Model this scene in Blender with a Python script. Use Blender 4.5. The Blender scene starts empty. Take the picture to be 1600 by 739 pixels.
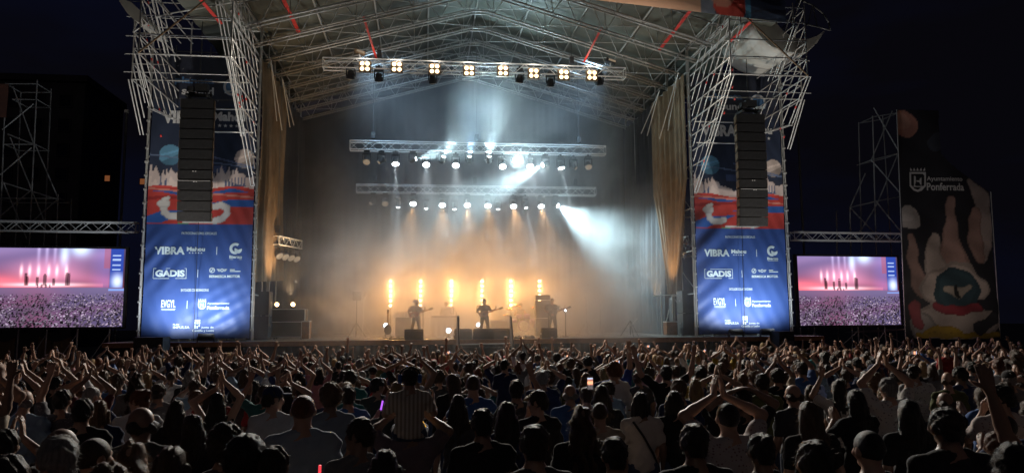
import bpy, math, random
import numpy as np
from mathutils import Vector, Matrix, Quaternion
R = math.radians
rng = random.Random(7)
nr = np.random.default_rng(11)
scene = bpy.context.scene
col = scene.collection

# ------------------------------------------------------------------ camera
FOC = 1155.0
CAM = np.array([-2.601, 0.0, 2.65])
def _cam_axes(yaw, pitch, roll):
    cy, sy, cp, sp = math.cos(yaw), math.sin(yaw), math.cos(pitch), math.sin(pitch)
    F = np.array([sy*cp, cy*cp, sp]); r = np.array([cy, -sy, 0.0]); u = np.cross(r, F)
    c, s = math.cos(roll), math.sin(roll)
    return c*r + s*u, -s*r + c*u, F
AX, AY, AF = _cam_axes(R(6.85), R(6.43), R(-0.39))
cam = bpy.data.cameras.new('camera')
cam.sensor_width = 36.0
cam.lens = 36.0*FOC/1600.0
cam.clip_start = 0.05
cam.clip_end = 2000
cam_ob = bpy.data.objects.new('camera', cam)
col.objects.link(cam_ob)
m = Matrix.Identity(4)
for i in range(3):
    m[i][0], m[i][1], m[i][2], m[i][3] = AX[i], AY[i], -AF[i], CAM[i]
cam_ob.matrix_world = m
scene.camera = cam_ob

def at(px, py, y=None, z=None, x=None):
    """a point of the place seen in that direction at depth y (or height z, or side x)"""
    d = AF + (px-800)/FOC*AX - (py-369.5)/FOC*AY
    t = (y-CAM[1])/d[1] if y is not None else (z-CAM[2])/d[2] if z is not None else (x-CAM[0])/d[0]
    return Vector(CAM + t*d)

# ------------------------------------------------------------------ world and render settings
world = bpy.data.worlds.new('World')
scene.world = world
world.use_nodes = True
wn = world.node_tree
bg = wn.nodes['Background']
bg.inputs['Color'].default_value = (0.30, 0.33, 1.0, 1)
bg.inputs['Strength'].default_value = 0.0085
tc = wn.nodes.new('ShaderNodeTexCoord')
nz = wn.nodes.new('ShaderNodeTexNoise'); nz.inputs['Scale'].default_value = 2.2; nz.inputs['Detail'].default_value = 4
mp = wn.nodes.new('ShaderNodeMapping'); mp.inputs['Scale'].default_value = (1, 1, 3.2)
cr = wn.nodes.new('ShaderNodeValToRGB')
cr.color_ramp.elements[0].position = 0.40; cr.color_ramp.elements[0].color = (0.24, 0.22, 0.38, 1)
cr.color_ramp.elements[1].position = 0.62; cr.color_ramp.elements[1].color = (0.26, 0.33, 1.0, 1)
wn.links.new(tc.outputs['Generated'], mp.inputs['Vector'])
wn.links.new(mp.outputs['Vector'], nz.inputs['Vector'])
wn.links.new(nz.outputs['Fac'], cr.inputs['Fac'])
wn.links.new(cr.outputs['Color'], bg.inputs['Color'])

scene.view_settings.view_transform = 'Standard'
scene.view_settings.look = 'None'
scene.view_settings.exposure = 0.0
scene.view_settings.gamma = 1.0
scene.render.engine = 'CYCLES'
cy = scene.cycles
cy.use_denoising = True
try:
    cy.denoiser = 'OPENIMAGEDENOISE'
except Exception:
    pass
cy.max_bounces = 5
cy.diffuse_bounces = 2
cy.glossy_bounces = 2
cy.transmission_bounces = 4
cy.volume_bounces = 2
cy.transparent_max_bounces = 8
cy.use_light_tree = True
cy.volume_step_rate = 1.0
cy.volume_max_steps = 64
cy.sample_clamp_indirect = 4.0
cy.caustics_reflective = False
cy.caustics_refractive = False

# faint night light over the festival ground, from behind the crowd
sun = bpy.data.lights.new('night_light', 'SUN'); sun.energy = 0.028; sun.angle = R(12); sun.color = (1.0, 0.93, 0.84)
sun_ob = bpy.data.objects.new('night_light', sun); col.objects.link(sun_ob)
sun_ob.rotation_mode = 'QUATERNION'; sun_ob.rotation_quaternion = Vector((0.35, 1.0, -0.62)).to_track_quat('-Z', 'Y')

# ------------------------------------------------------------------ materials
def mat(name, color, rough=0.6, metal=0.0, var=0.25, vscale=6.0, bump=0.0, bscale=40.0, spec=0.5, transl=0.0, sheen=0.0):
    mt = bpy.data.materials.new(name); mt.use_nodes = True
    nt = mt.node_tree; b = nt.nodes['Principled BSDF']
    b.inputs['Roughness'].default_value = rough
    b.inputs['Metallic'].default_value = metal
    b.inputs['Specular IOR Level'].default_value = spec
    if sheen: b.inputs['Sheen Weight'].default_value = sheen; b.inputs['Sheen Roughness'].default_value = 0.35
    t = nt.nodes.new('ShaderNodeTexCoord')
    n = nt.nodes.new('ShaderNodeTexNoise'); n.inputs['Scale'].default_value = vscale; n.inputs['Detail'].default_value = 5
    r = nt.nodes.new('ShaderNodeValToRGB')
    c = np.array(color[:3])
    r.color_ramp.elements[0].position = 0.3; r.color_ramp.elements[1].position = 0.7
    r.color_ramp.elements[0].color = (*(c*(1-var)), 1); r.color_ramp.elements[1].color = (*np.minimum(c*(1+var), 1), 1)
    nt.links.new(t.outputs['Object'], n.inputs['Vector'])
    nt.links.new(n.outputs['Fac'], r.inputs['Fac'])
    nt.links.new(r.outputs['Color'], b.inputs['Base Color'])
    if bump:
        n2 = nt.nodes.new('ShaderNodeTexNoise'); n2.inputs['Scale'].default_value = bscale; n2.inputs['Detail'].default_value = 3
        bp = nt.nodes.new('ShaderNodeBump'); bp.inputs['Strength'].default_value = bump; bp.inputs['Distance'].default_value = 0.02
        nt.links.new(t.outputs['Object'], n2.inputs['Vector'])
        nt.links.new(n2.outputs['Fac'], bp.inputs['Height'])
        nt.links.new(bp.outputs['Normal'], b.inputs['Normal'])
    if transl:
        tr = nt.nodes.new('ShaderNodeBsdfTranslucent'); mx = nt.nodes.new('ShaderNodeMixShader')
        mx.inputs[0].default_value = transl
        nt.links.new(r.outputs['Color'], tr.inputs['Color'])
        out = nt.nodes['Material Output']
        nt.links.new(b.outputs[0], mx.inputs[1]); nt.links.new(tr.outputs[0], mx.inputs[2])
        nt.links.new(mx.outputs[0], out.inputs['Surface'])
    return mt

def glow(name, color, strength, sample=False):
    mt = bpy.data.materials.new(name); mt.use_nodes = True
    b = mt.node_tree.nodes['Principled BSDF']
    b.inputs['Base Color'].default_value = (0.02, 0.02, 0.02, 1)
    b.inputs['Emission Color'].default_value = (*color, 1)
    b.inputs['Emission Strength'].default_value = strength
    if not sample:
        mt.cycles.emission_sampling = 'NONE'
    return mt

def vcol(name, rough=0.6, emit=0.0, transl=0.0, gain=1.0, bump=0.0):
    mt = bpy.data.materials.new(name); mt.use_nodes = True
    nt = mt.node_tree; b = nt.nodes['Principled BSDF']
    a = nt.nodes.new('ShaderNodeAttribute'); a.attribute_name = 'Col'
    b.inputs['Roughness'].default_value = rough
    if emit:
        b.inputs['Base Color'].default_value = (0.01, 0.01, 0.01, 1)
        nt.links.new(a.outputs['Color'], b.inputs['Emission Color'])
        b.inputs['Emission Strength'].default_value = emit
        mt.cycles.emission_sampling = 'NONE'
    else:
        nt.links.new(a.outputs['Color'], b.inputs['Base Color'])
    if transl:
        tr = nt.nodes.new('ShaderNodeBsdfTranslucent'); mx = nt.nodes.new('ShaderNodeMixShader'); mx.inputs[0].default_value = transl
        nt.links.new(a.outputs['Color'], tr.inputs['Color']); nt.links.new(b.outputs[0], mx.inputs[1]); nt.links.new(tr.outputs[0], mx.inputs[2])
        nt.links.new(mx.outputs[0], nt.nodes['Material Output'].inputs['Surface'])
    if bump:
        t = nt.nodes.new('ShaderNodeTexCoord')
        n2 = nt.nodes.new('ShaderNodeTexNoise'); n2.inputs['Scale'].default_value = 30; n2.inputs['Detail'].default_value = 3
        bp = nt.nodes.new('ShaderNodeBump'); bp.inputs['Strength'].default_value = bump; bp.inputs['Distance'].default_value = 0.01
        nt.links.new(t.outputs['Object'], n2.inputs['Vector']); nt.links.new(n2.outputs['Fac'], bp.inputs['Height'])
        nt.links.new(bp.outputs['Normal'], b.inputs['Normal'])
    return mt

M = dict(
    steel=mat('galvanised_steel', (0.42, 0.41, 0.385), 0.42, 0.2, 0.25, 3.0),
    alu=mat('truss_aluminium', (0.80, 0.79, 0.76), 0.40, 0.15, 0.15, 4.0),
    darksteel=mat('dark_steel', (0.10, 0.10, 0.10), 0.5, 0.3),
    black=mat('black_paint', (0.022, 0.022, 0.024), 0.55, 0, 0.3, 8, 0.15, 60),
    blackcab=mat('black_cabinet', (0.021, 0.020, 0.019), 0.7, 0, 0.3, 12, 0.3, 90),
    rust=mat('brown_rigging', (0.22, 0.15, 0.09), 0.5, 0.4),
    deck=mat('stage_deck', (0.16, 0.14, 0.12), 0.45, 0, 0.35, 2.0, 0.2, 25),
    skirt=mat('black_skirt_cloth', (0.025, 0.024, 0.024), 0.8, 0, 0.3, 3, 0.2, 20),
    drape=mat('backdrop_cloth', (0.010, 0.0115, 0.016), 0.85, 0, 0.2, 1.2, 0.2, 20),
    tan=mat('tan_drape_cloth', (0.20, 0.135, 0.075), 0.8, 0, 0.2, 1.5, 0.2, 18, transl=0.25),
    roofskin=mat('roof_canvas', (0.10, 0.105, 0.085), 0.55, 0, 0.35, 0.6, 0.3, 8),
    canvas=mat('white_canvas', (0.72, 0.70, 0.64), 0.6, 0, 0.15, 1.2, 0.2, 10, transl=0.35),
    darkcanvas=mat('dark_canvas', (0.03, 0.03, 0.035), 0.7, 0, 0.2, 2),
    red=mat('red_strap', (0.55, 0.03, 0.02), 0.55, 0, 0.2, 5),
    ground=mat('trodden_ground', (0.06, 0.055, 0.05), 0.9, 0, 0.35, 1.5, 0.4, 12),
    wood=mat('wood', (0.30, 0.13, 0.05), 0.4, 0, 0.3, 8),
    redwood=mat('red_guitar_lacquer', (0.35, 0.04, 0.02), 0.25, 0, 0.2, 6),
    silver=mat('chrome', (0.7, 0.7, 0.7), 0.2, 0.9, 0.05),
    white=mat('white_plastic', (0.75, 0.75, 0.74), 0.5, 0, 0.06),
    purple=mat('purple_drum_shell', (0.22, 0.10, 0.35), 0.3, 0, 0.2),
    brass=mat('cymbal_brass', (0.6, 0.42, 0.12), 0.25, 0.9, 0.1),
    glasspane=mat('dark_pane', (0.015, 0.017, 0.02), 0.1, 0, 0.2),
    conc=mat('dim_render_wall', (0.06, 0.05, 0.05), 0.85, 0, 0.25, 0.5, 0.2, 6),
    warmlens=glow('warm_lens', (1.0, 0.74, 0.42), 4),
    barlens=glow('amber_lamp_lens', (1.0, 0.74, 0.40), 16),
    whitelens=glow('white_lens', (0.86, 0.95, 1.0), 14),
    hotlens=glow('blazing_lens', (0.9, 0.97, 1.0), 90),
    dimlens=glow('dim_lens', (1.0, 0.75, 0.5), 0.25),
    amberlens=glow('amber_lens', (1.0, 0.6, 0.25), 14),
    litwin=glow('lit_window', (1.0, 0.34, 0.12), 0.16),
    purpleled=glow('purple_led', (0.25, 0.15, 1.0), 2.0),
    glowpurple=glow('purple_glow_stick', (0.5, 0.12, 1.0), 1.2),
    glowyellow=glow('yellow_glow_stick', (1.0, 0.5, 0.05), 0.8),
    glowred=glow('red_glow_stick', (1.0, 0.06, 0.08), 0.9),
    print=vcol('banner_print', 0.5, bump=0.1),
    fascia=vcol('fascia_print', 0.5, transl=0.5),
    led=vcol('led_screen', emit=1.1),
    inkw=mat('pale_print_ink', (0.62, 0.72, 0.74), 0.55, 0, 0.04),
    inkg=mat('grey_print_ink', (0.66, 0.65, 0.64), 0.55, 0, 0.05),
    inkb=mat('blue_print_ink', (0.10, 0.22, 0.42), 0.55, 0, 0.05),
)

# ------------------------------------------------------------------ object helpers
def tag(o, label=None, cat=None, group=None, kind=None):
    if label: o['label'] = label
    if cat: o['category'] = cat
    if group: o['group'] = group
    if kind: o['kind'] = kind
    return o

def thing(name, loc, label, cat, group=None, rz=0.0):
    o = bpy.data.objects.new(name, None); col.objects.link(o)
    o.location = loc; o.rotation_euler = (0, 0, rz); o.empty_display_size = 0.2
    return tag(o, label, cat, group)

def link(name, me, parent=None, loc=None):
    o = bpy.data.objects.new(name, me); col.objects.link(o)
    if parent is not None: o.parent = parent
    if loc is not None: o.location = loc
    return o

def np_mesh(name, V, faces, mt, smooth=False, colors=None):
    """V (n,3) array, faces: (m,3) or (m,4) int array or a list of lists"""
    me = bpy.data.meshes.new(name)
    V = np.asarray(V, dtype=np.float32)
    if isinstance(faces, np.ndarray):
        k = faces.shape[1]; nf = len(faces)
        me.vertices.add(len(V)); me.vertices.foreach_set('co', V.ravel())
        me.loops.add(nf*k); me.loops.foreach_set('vertex_index', faces.astype(np.int32).ravel())
        me.polygons.add(nf); me.polygons.foreach_set('loop_start', np.arange(0, nf*k, k, dtype=np.int32))
        me.update(calc_edges=True)
    else:
        me.from_pydata([tuple(map(float, v)) for v in V], [], faces)
        me.update()
    if smooth:
        me.polygons.foreach_set('use_smooth', np.ones(len(me.polygons), dtype=bool))
    if colors is not None:
        c = np.ones((len(colors), 4), dtype=np.float32); c[:, :3] = colors
        a = me.color_attributes.new('Col', 'FLOAT_COLOR', 'POINT' if len(colors) == len(V) else 'CORNER')
        a.data.foreach_set('color', c.ravel())
    if mt is not None: me.materials.append(mt)
    return me

class MB:
    def __init__(s): s.v = []; s.f = []
    def add(s, vs, fs):
        n = len(s.v); s.v += [tuple(v) for v in vs]; s.f += [[i+n for i in f] for f in fs]
        return s
    def box(s, c, d, rot=None, taper=1.0):
        x, y, z = d[0]/2, d[1]/2, d[2]/2
        vs = [Vector((a*x*(taper if e > 0 else 1), b*y*(taper if e > 0 else 1), e*z)) for e in (-1, 1) for b in (-1, 1) for a in (-1, 1)]
        if rot is not None: vs = [rot @ v for v in vs]
        c = Vector(c)
        return s.add([v+c for v in vs], [[0, 2, 3, 1], [4, 5, 7, 6], [0, 1, 5, 4], [2, 6, 7, 3], [1, 3, 7, 5], [0, 4, 6, 2]])
    def tube(s, p, q, r, n=8, r2=None, caps=True):
        p, q = Vector(p), Vector(q); d = q-p
        if d.length < 1e-6: return s
        qt = d.to_track_quat('Z', 'Y'); r2 = r if r2 is None else r2
        vs = [p + qt @ Vector((r*math.cos(2*math.pi*i/n), r*math.sin(2*math.pi*i/n), 0)) for i in range(n)]
        vs += [q + qt @ Vector((r2*math.cos(2*math.pi*i/n), r2*math.sin(2*math.pi*i/n), 0)) for i in range(n)]
        fs = [[i, (i+1) % n, n+(i+1) % n, n+i] for i in range(n)]
        if caps: fs += [list(range(n))[::-1], list(range(n, 2*n))]
        return s.add(vs, fs)
    def path(s, pts, r, n=6):
        for a, b in zip(pts[:-1], pts[1:]): s.tube(a, b, r, n)
        return s
    def lathe(s, prof, c, axis=(0, 0, 1), n=16):
        q = Vector(axis).to_track_quat('Z', 'Y'); c = Vector(c); vs = []; fs = []
        for (r, z) in prof:
            vs += [c + q @ Vector((r*math.cos(2*math.pi*i/n), r*math.sin(2*math.pi*i/n), z)) for i in range(n)]
        for k in range(len(prof)-1):
            fs += [[k*n+i, k*n+(i+1) % n, (k+1)*n+(i+1) % n, (k+1)*n+i] for i in range(n)]
        fs += [list(range(n))[::-1], [(len(prof)-1)*n+i for i in range(n)]]
        return s.add(vs, fs)
    def prism(s, pts, y0, y1, plane='xz'):
        """outline of (a,b) points extruded; plane xz runs along y, yz runs along x, xy along z"""
        n = len(pts)
        def P(a, b, t): return (a, t, b) if plane == 'xz' else (t, a, b) if plane == 'yz' else (a, b, t)
        vs = [P(a, b, y0) for a, b in pts] + [P(a, b, y1) for a, b in pts]
        fs = [[i, (i+1) % n, n+(i+1) % n, n+i] for i in range(n)] + [list(range(n))[::-1], list(range(n, 2*n))]
        return s.add(vs, fs)
    def mesh(s, name, mt, smooth=False):
        me = np_mesh(name, s.v, s.f, mt)
        if smooth:
            me.polygons.foreach_set('use_smooth', [len(p.vertices) <= 4 for p in me.polygons])
        return me
    def build(s, name, mt, parent=None, loc=None, smooth=False, label=None):
        o = link(name, s.mesh(name, mt, smooth), parent, loc)
        if label: o['label'] = label
        return o

_cyl = {}
def bar(name, p, q, r, mt, parent=None, base=None):
    """one straight tube between two points, sharing one mesh per material"""
    if mt not in _cyl:
        b = MB().tube((0, 0, 0), (0, 0, 1), 1.0, 8)
        _cyl[mt] = b.mesh('tube_' + mt, M[mt], True)
    p, q = Vector(p), Vector(q); d = q-p
    o = link(name, _cyl[mt], parent)
    o.location = p - (Vector(base) if base is not None else Vector((0, 0, 0)))
    o.rotation_mode = 'QUATERNION'; o.rotation_quaternion = d.to_track_quat('Z', 'Y')
    o.scale = (r, r, d.length)
    return o

def children(o): return [c for c in bpy.data.objects if c.parent is o]
_kids = {}
def copy_tree(o, parent=None):
    c = o.copy(); col.objects.link(c)
    if parent is not None: c.parent = parent
    for ch in list(o.children): copy_tree(ch, c)
    return c

def spot(name, loc, target, watts, color, angle, blend=0.4, radius=0.06):
    l = bpy.data.lights.new(name, 'SPOT'); l.energy = watts; l.color = color
    l.spot_size = R(angle); l.spot_blend = blend; l.shadow_soft_size = radius
    o = bpy.data.objects.new(name, l); col.objects.link(o); o.location = loc
    o.rotation_mode = 'QUATERNION'
    o.rotation_quaternion = (Vector(target)-Vector(loc)).to_track_quat('-Z', 'Y')
    return o
def point(name, loc, watts, color, radius=0.1):
    l = bpy.data.lights.new(name, 'POINT'); l.energy = watts; l.color = color; l.shadow_soft_size = radius
    o = bpy.data.objects.new(name, l); col.objects.link(o); o.location = loc
    return o
def area(name, loc, target, watts, color, sx, sy, spread=180):
    l = bpy.data.lights.new(name, 'AREA'); l.shape = 'RECTANGLE'; l.energy = watts; l.color = color; l.size = sx; l.size_y = sy; l.spread = R(spread)
    o = bpy.data.objects.new(name, l); col.objects.link(o); o.location = loc
    o.rotation_mode = 'QUATERNION'
    o.rotation_quaternion = (Vector(target)-Vector(loc)).to_track_quat('-Z', 'Y')
    return o
# ------------------------------------------------------------------ ground
DECK = 1.83
def gz(y): return -0.3 + 0.022*max(0.0, 30.0-y)
g = MB()
xs = (-250, -60, 60, 250); ys = (-60, 0, 30, 60, 300)
g.add([(x, y, gz(y)) for y in ys for x in xs], [[j*4+i, j*4+i+1, (j+1)*4+i+1, (j+1)*4+i] for j in range(4) for i in range(3)])
tag(g.build('ground', M['ground']), kind='structure')

# ------------------------------------------------------------------ dark apartment block far behind on the left
bb = Vector((-62.0, 96.0, -0.3))
apt = thing('apartment_building', bb, 'dark apartment block behind the left scaffold with two lit windows', 'building')
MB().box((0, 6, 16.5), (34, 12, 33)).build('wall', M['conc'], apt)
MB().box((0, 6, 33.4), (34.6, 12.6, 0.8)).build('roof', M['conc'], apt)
wf = MB()
for a in (-1, 1): wf.box((a*0.72, -0.06, 0), (0.12, 0.14, 1.74)); wf.box((0, -0.06, a*0.8), (1.32, 0.14, 0.12))
wfm = wf.mesh('window_frame', M['conc']); pm = MB().box((0, -0.02, 0), (1.32, 0.05, 1.48)).mesh('pane', M['glasspane'])
pl = MB().box((0, -0.02, 0), (0.62, 0.05, 0.72)).mesh('pane', M['litwin'])
lit = [at(168, 279, y=96), at(223, 284, y=96)]
wins = [(-14 + 3.2*i, 2.6 + 3.1*j) for i in range(10) for j in range(10)]
for L in lit:
    lx, lz = L.x-bb.x, L.z-bb.z
    wins = [w for w in wins if abs(w[0]-lx) > 1.7 or abs(w[1]-lz) > 1.8] + [(lx, lz)]
for (wx, wz) in wins:
    on = any(abs(wx-(L.x-bb.x)) < 0.01 for L in lit)
    w = link('window', wfm, apt, (wx, 0, wz)); p = link('pane', pl if on else pm, w)
    if on: w['label'] = 'lit orange window'; w.scale = (0.62/1.32, 1, 0.72/1.48); p.scale = (1.32/0.62, 1, 1.48/0.72)

# ------------------------------------------------------------------ stage
st = thing('stage', (0, 32, -0.3), 'wide black open air stage floor that the band plays on', 'stage')
MB().box((0, 6.6, DECK+0.3-0.06), (31, 13.2, 0.12)).build('deck', M['deck'], st)
MB().box((0, -0.03, DECK+0.3-0.10), (31, 0.05, 0.2)).build('front_edge', M['wood'], st)
sk = []
nsk = 400
V = []; Fq = []
for i in range(nsk+1):
    x = -15.4 + 30.8*i/nsk; y = 0.10 + 0.05*math.sin(i*1.3) + 0.02*math.sin(i*0.37)
    V += [(x, y, 0.02), (x, y*0.6, DECK+0.17)]
for i in range(nsk): Fq.append([2*i, 2*i+2, 2*i+3, 2*i+1])
link('skirt', np_mesh('skirt', V, Fq, M['skirt'], True), st)
for i in range(8):
    MB().box((-13.6+3.9*i, 0.9, (DECK+0.2)/2), (0.1, 0.1, DECK+0.2)).build('leg', M['darksteel'], st)
for s in (-1, 1):
    MB().box((s*12.3, -0.22, 1.64), (3.2, 0.06, 0.07)).build('rail', M['alu'], st)

# back and side drapes
def drape(name, p0, p1, z0f, z1f, n, amp, mt, label, thick=0.03):
    p0, p1 = np.array(p0), np.array(p1); d = (p1-p0); L = np.linalg.norm(d); d = d/L; nn = np.array([-d[1], d[0]])
    V = []; F = []; rows = 14
    for j in range(rows+1):
        for i in range(n+1):
            t = i/n; zz = z0f(t) + (z1f(t)-z0f(t))*j/rows
            k = 0.55 + 0.45*(1-j/rows)
            off = amp*k*(math.sin(t*L*7.0) + 0.5*math.sin(t*L*16.3+1.1+0.4*j/rows)) + 0.05*math.sin(j*0.5+t*5)
            q = p0 + d*t*L + nn*off
            V.append((q[0], q[1], zz))
    for j in range(rows):
        for i in range(n):
            a = j*(n+1)+i; F.append([a, a+1, a+n+2, a+n+1])
    o = link(name, np_mesh(name, V, F, mt, True))
    tag(o, label, 'drape')
    return o
def zr(x): return 17.4 - 0.289*abs(x)
drape('backdrop_drape', (-9.8, 44.4), (9.8, 44.4), lambda t: DECK+0.02, lambda t: zr(-9.8+19.6*t)+0.3, 260, 0.03, M['drape'], 'dark blue-black backdrop cloth hanging behind the whole band')
drape('side_drape', (-9.86, 38.0), (-9.75, 44.2), lambda t: DECK+0.02, lambda t: 14.4, 70, 0.09, M['drape'], 'dark cloth wall at the rear left side of the stage')
drape('side_drape', (9.8, 44.2), (9.86, 37.6), lambda t: DECK+0.02, lambda t: 14.4, 70, 0.09, M['drape'], 'dark cloth wall at the rear right side of the stage')
drape('side_curtain', (-9.74, 32.98), (-9.78, 38.6), lambda t: 4.35+0.35*t, lambda t: 14.3, 110, 0.11, M['tan'], 'tan pleated curtain lit orange beside the left sponsor banner')
# right curtain gathered at its bottom
V = []; F = []; n = 110; rows = 24
for j in range(rows+1):
    h = j/rows
    g_ = min(1.0, 0.28 + 1.6*max(0, h-0.06)) if h < 0.5 else 1.0
    for i in range(n+1):
        t = i/n; y = 35.4 + (32.98 + 5.4*t - 35.4)*g_
        off = 0.12*(1.2-g_*0.3)*(math.sin(t*38) + 0.5*math.sin(t*85+1))
        V.append((9.72 - off, y, 4.25 + 10.0*h - 0.5*(1-g_)))
for j in range(rows):
    for i in range(n): a = j*(n+1)+i; F.append([a, a+1, a+n+2, a+n+1])
tag(link('side_curtain', np_mesh('side_curtain', V, F, M['tan'], True)), 'tan pleated curtain gathered at its foot beside the right sponsor banner', 'drape')

# ------------------------------------------------------------------ roof
rf = thing('stage_roof', (0, 36, 14.5), 'gabled steel truss roof with grey canvas skin over the stage', 'roof'); RB = (0, 36, 14.5)
def rp(x, y, z): return (x, y-36, z-14.5)
V = []; F = []; nx, ny = 44, 26
for j in range(ny+1):
    y = 28.2 + 16.6*j/ny
    for i in range(nx+1):
        x = -12.2 + 24.4*i/nx
        V.append(rp(x, y, zr(x) + 1.32 - 0.10*abs(math.sin((y-30)*math.pi/2)) - 0.06*math.sin(x*2.6)**2))
for j in range(ny):
    for i in range(nx): a = j*(nx+1)+i; F.append([a, a+nx+1, a+nx+2, a+1])
link('roof_skin', np_mesh('roof_skin', V, F, M['roofskin'], True), rf)
truss_y = [30, 32, 34, 36.1, 38.1, 40.2, 42.2, 44]
for y in truss_y:
    ch = MB()
    for s in (-1, 1):
        for dy in (-0.17, 0.17):
            ch.tube(rp(s*10.0, y+dy, 14.5), rp(s*0.35, y+dy, zr(0.35)), 0.040, 8)
        ch.tube(rp(s*10.4, y, zr(10.4)+1.05), rp(s*0.2, y, zr(0.2)+1.05), 0.038, 8)
    for dy in (-0.17, 0.17): ch.tube(rp(-0.35, y+dy, zr(0.35)), rp(0.35, y+dy, zr(0.35)), 0.038, 8)
    tr = ch.build('rafter_truss', M['steel'], rf, smooth=True)
    bays = 8; w = 9.9/bays
    for s in (-1, 1):
        for k in range(bays):
            x0, x1 = s*w*k + s*0.1, s*w*(k+1)
            xm = (x0+x1)/2
            bar('brace', rp(x0, y, zr(x0)+1.05), rp(xm, y+0.17, zr(xm)), 0.020, 'steel', tr)
            bar('brace', rp(xm, y-0.17, zr(xm)), rp(x1, y, zr(x1)+1.05), 0.020, 'steel', tr)
            if k % 2 == 0: bar('post', rp(xm, y, zr(xm)+1.05), rp(xm, y-0.17, zr(xm)), 0.018, 'steel', tr)
for x in (-9.9, -7.4, -4.9, -2.45, 0, 2.45, 4.9, 7.4, 9.9):
    bar('purlin', rp(x, 28.4, zr(x)+1.1), rp(x, 44.4, zr(x)+1.1), 0.04, 'steel', rf)
    for a, b in zip(truss_y[:-1], truss_y[1:]):
        if abs(x) > 1:
            x2 = x - math.copysign(2.45, x)
            bar('cross_brace', rp(x, a, zr(x)+0.05), rp(x2, b, zr(x2)+0.05), 0.016, 'steel', rf)
            bar('cross_brace', rp(x, a, zr(x)+0.03), rp(x, b, zr(x)+1.05), 0.016, 'steel', rf)
for s in (-1, 1):
    for dz in (0.0, 0.5):
        bar('eave_beam', rp(s*10, 28.2, 14.5+dz), rp(s*10, 44.4, 14.5+dz), 0.04, 'steel', rf)
    for y in (33.2, 36.1, 38.1, 40.2, 42.2, 44.2):
        bar('roof_post', rp(s*9.93, y, DECK), rp(s*9.93, y, 15.5), 0.045 if y > 34 else 0.03, 'steel', rf)
    for (ya, za, yb, zb) in ((33.2, 14.4, 36.3, 11.9), (33.2, 14.4, 35.0, 12.0), (36.1, 14.4, 38.4, 12.6), (36.1, 14.4, 39.5, 13.0)):
        bar('knee_brace', rp(s*9.5, ya, za), rp(s*9.5, yb, zb), 0.028, 'steel', rf)
# red ratchet straps under the roof
def strap(p, q, w=0.13):
    p, q = Vector(p), Vector(q); d = (q-p).normalized()
    MB().box((p+q)/2 - Vector(RB), ((q-p).length, w, 0.02), d.to_track_quat('X', 'Z').to_matrix()).build('red_strap', M['red'], rf)
for (a, b, c, d, ya, yb, w) in ((441, -4, 467, 51, 29.5, 32.2, .16), (310, -4, 346, 38, 28.6, 30.5, .16), (568, 27, 588, 92, 32, 34.4, .10),
                     (1078, 18, 1030, 79, 29.5, 32.2, .16), (1186, 22, 1140, 66, 28.6, 30.5, .16), (940, 44, 912, 98, 32, 34.4, .10)):
    strap(at(a, b, y=ya), at(c, d, y=yb), w)
# printed fascia at the front right of the roof
def vgrid(name, x0, x1, z0, z1, cell, yfun, art, mt, parent=None, loc=None, mask=None):
    nx, nz_ = max(2, int(round((x1-x0)/cell))), max(2, int(round((z1-z0)/cell)))
    X, Z = np.meshgrid(np.linspace(x0, x1, nx+1), np.linspace(z0, z1, nz_+1))
    Y = yfun(X, Z)
    Vv = np.stack([X.ravel(), Y.ravel(), Z.ravel()], 1)
    i, j = np.meshgrid(np.arange(nx), np.arange(nz_)); a = (j*(nx+1)+i).ravel()
    Q = np.stack([a, a+1, a+nx+2, a+nx+1], 1)
    if mask is not None:
        cx = (X[:-1, :-1]+X[1:, 1:]).ravel()/2; cz = (Z[:-1, :-1]+Z[1:, 1:]).ravel()/2
        Q = Q[mask(cx, cz)]
    C = art(X, Z).reshape(-1, 3)
    return link(name, np_mesh(name, Vv, Q, mt, True, C), parent, loc)
fa, fb = at(925, 0, y=28.1), at(1182, 30, y=28.1)
def fascia_art(X, Z):
    C = np.zeros(X.shape+(3,)); C[:] = (0.05, 0.06, 0.09)
    u = (X-fa.x)/(fb.x-fa.x)
    C[u < 0.72] = (0.50, 0.30, 0.20); C[(u > 0.66) & (u < 0.74)] = (0.16, 0.17, 0.2)
    C[(np.hypot(X-(fa.x+0.84*(fb.x-fa.x)), (Z-fb.z-0.5)*1.1) < 0.75)] = (0.50, 0.07, 0.05)
    C[(np.hypot(X-(fa.x+0.79*(fb.x-fa.x)), (Z-fb.z-0.75)*1.1) < 0.5)] = (0.55, 0.22, 0.15)
    C[(u > 0.93) & (u < 0.97)] = (0.08, 0.2, 0.3)
    return C
fo = vgrid('front_fascia', fa.x-9, fb.x+1.3, 0, 1.0, 0.06, lambda X, Z: 28.1+0*X, lambda X, Z: np.minimum(fascia_art(X, fb.z + (Z)*1.6)*1.5, .9), M['fascia'])
me = fo.data
for v in me.vertices:
    x = v.co.x; base = fb.z + (fa.z-fb.z)*(x-fb.x)/(fa.x-fb.x) if x > fa.x else fa.z
    v.co.z = base + v.co.z*1.7
tag(fo, 'printed orange and red canvas strip along the front right of the roof', 'banner')

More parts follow.
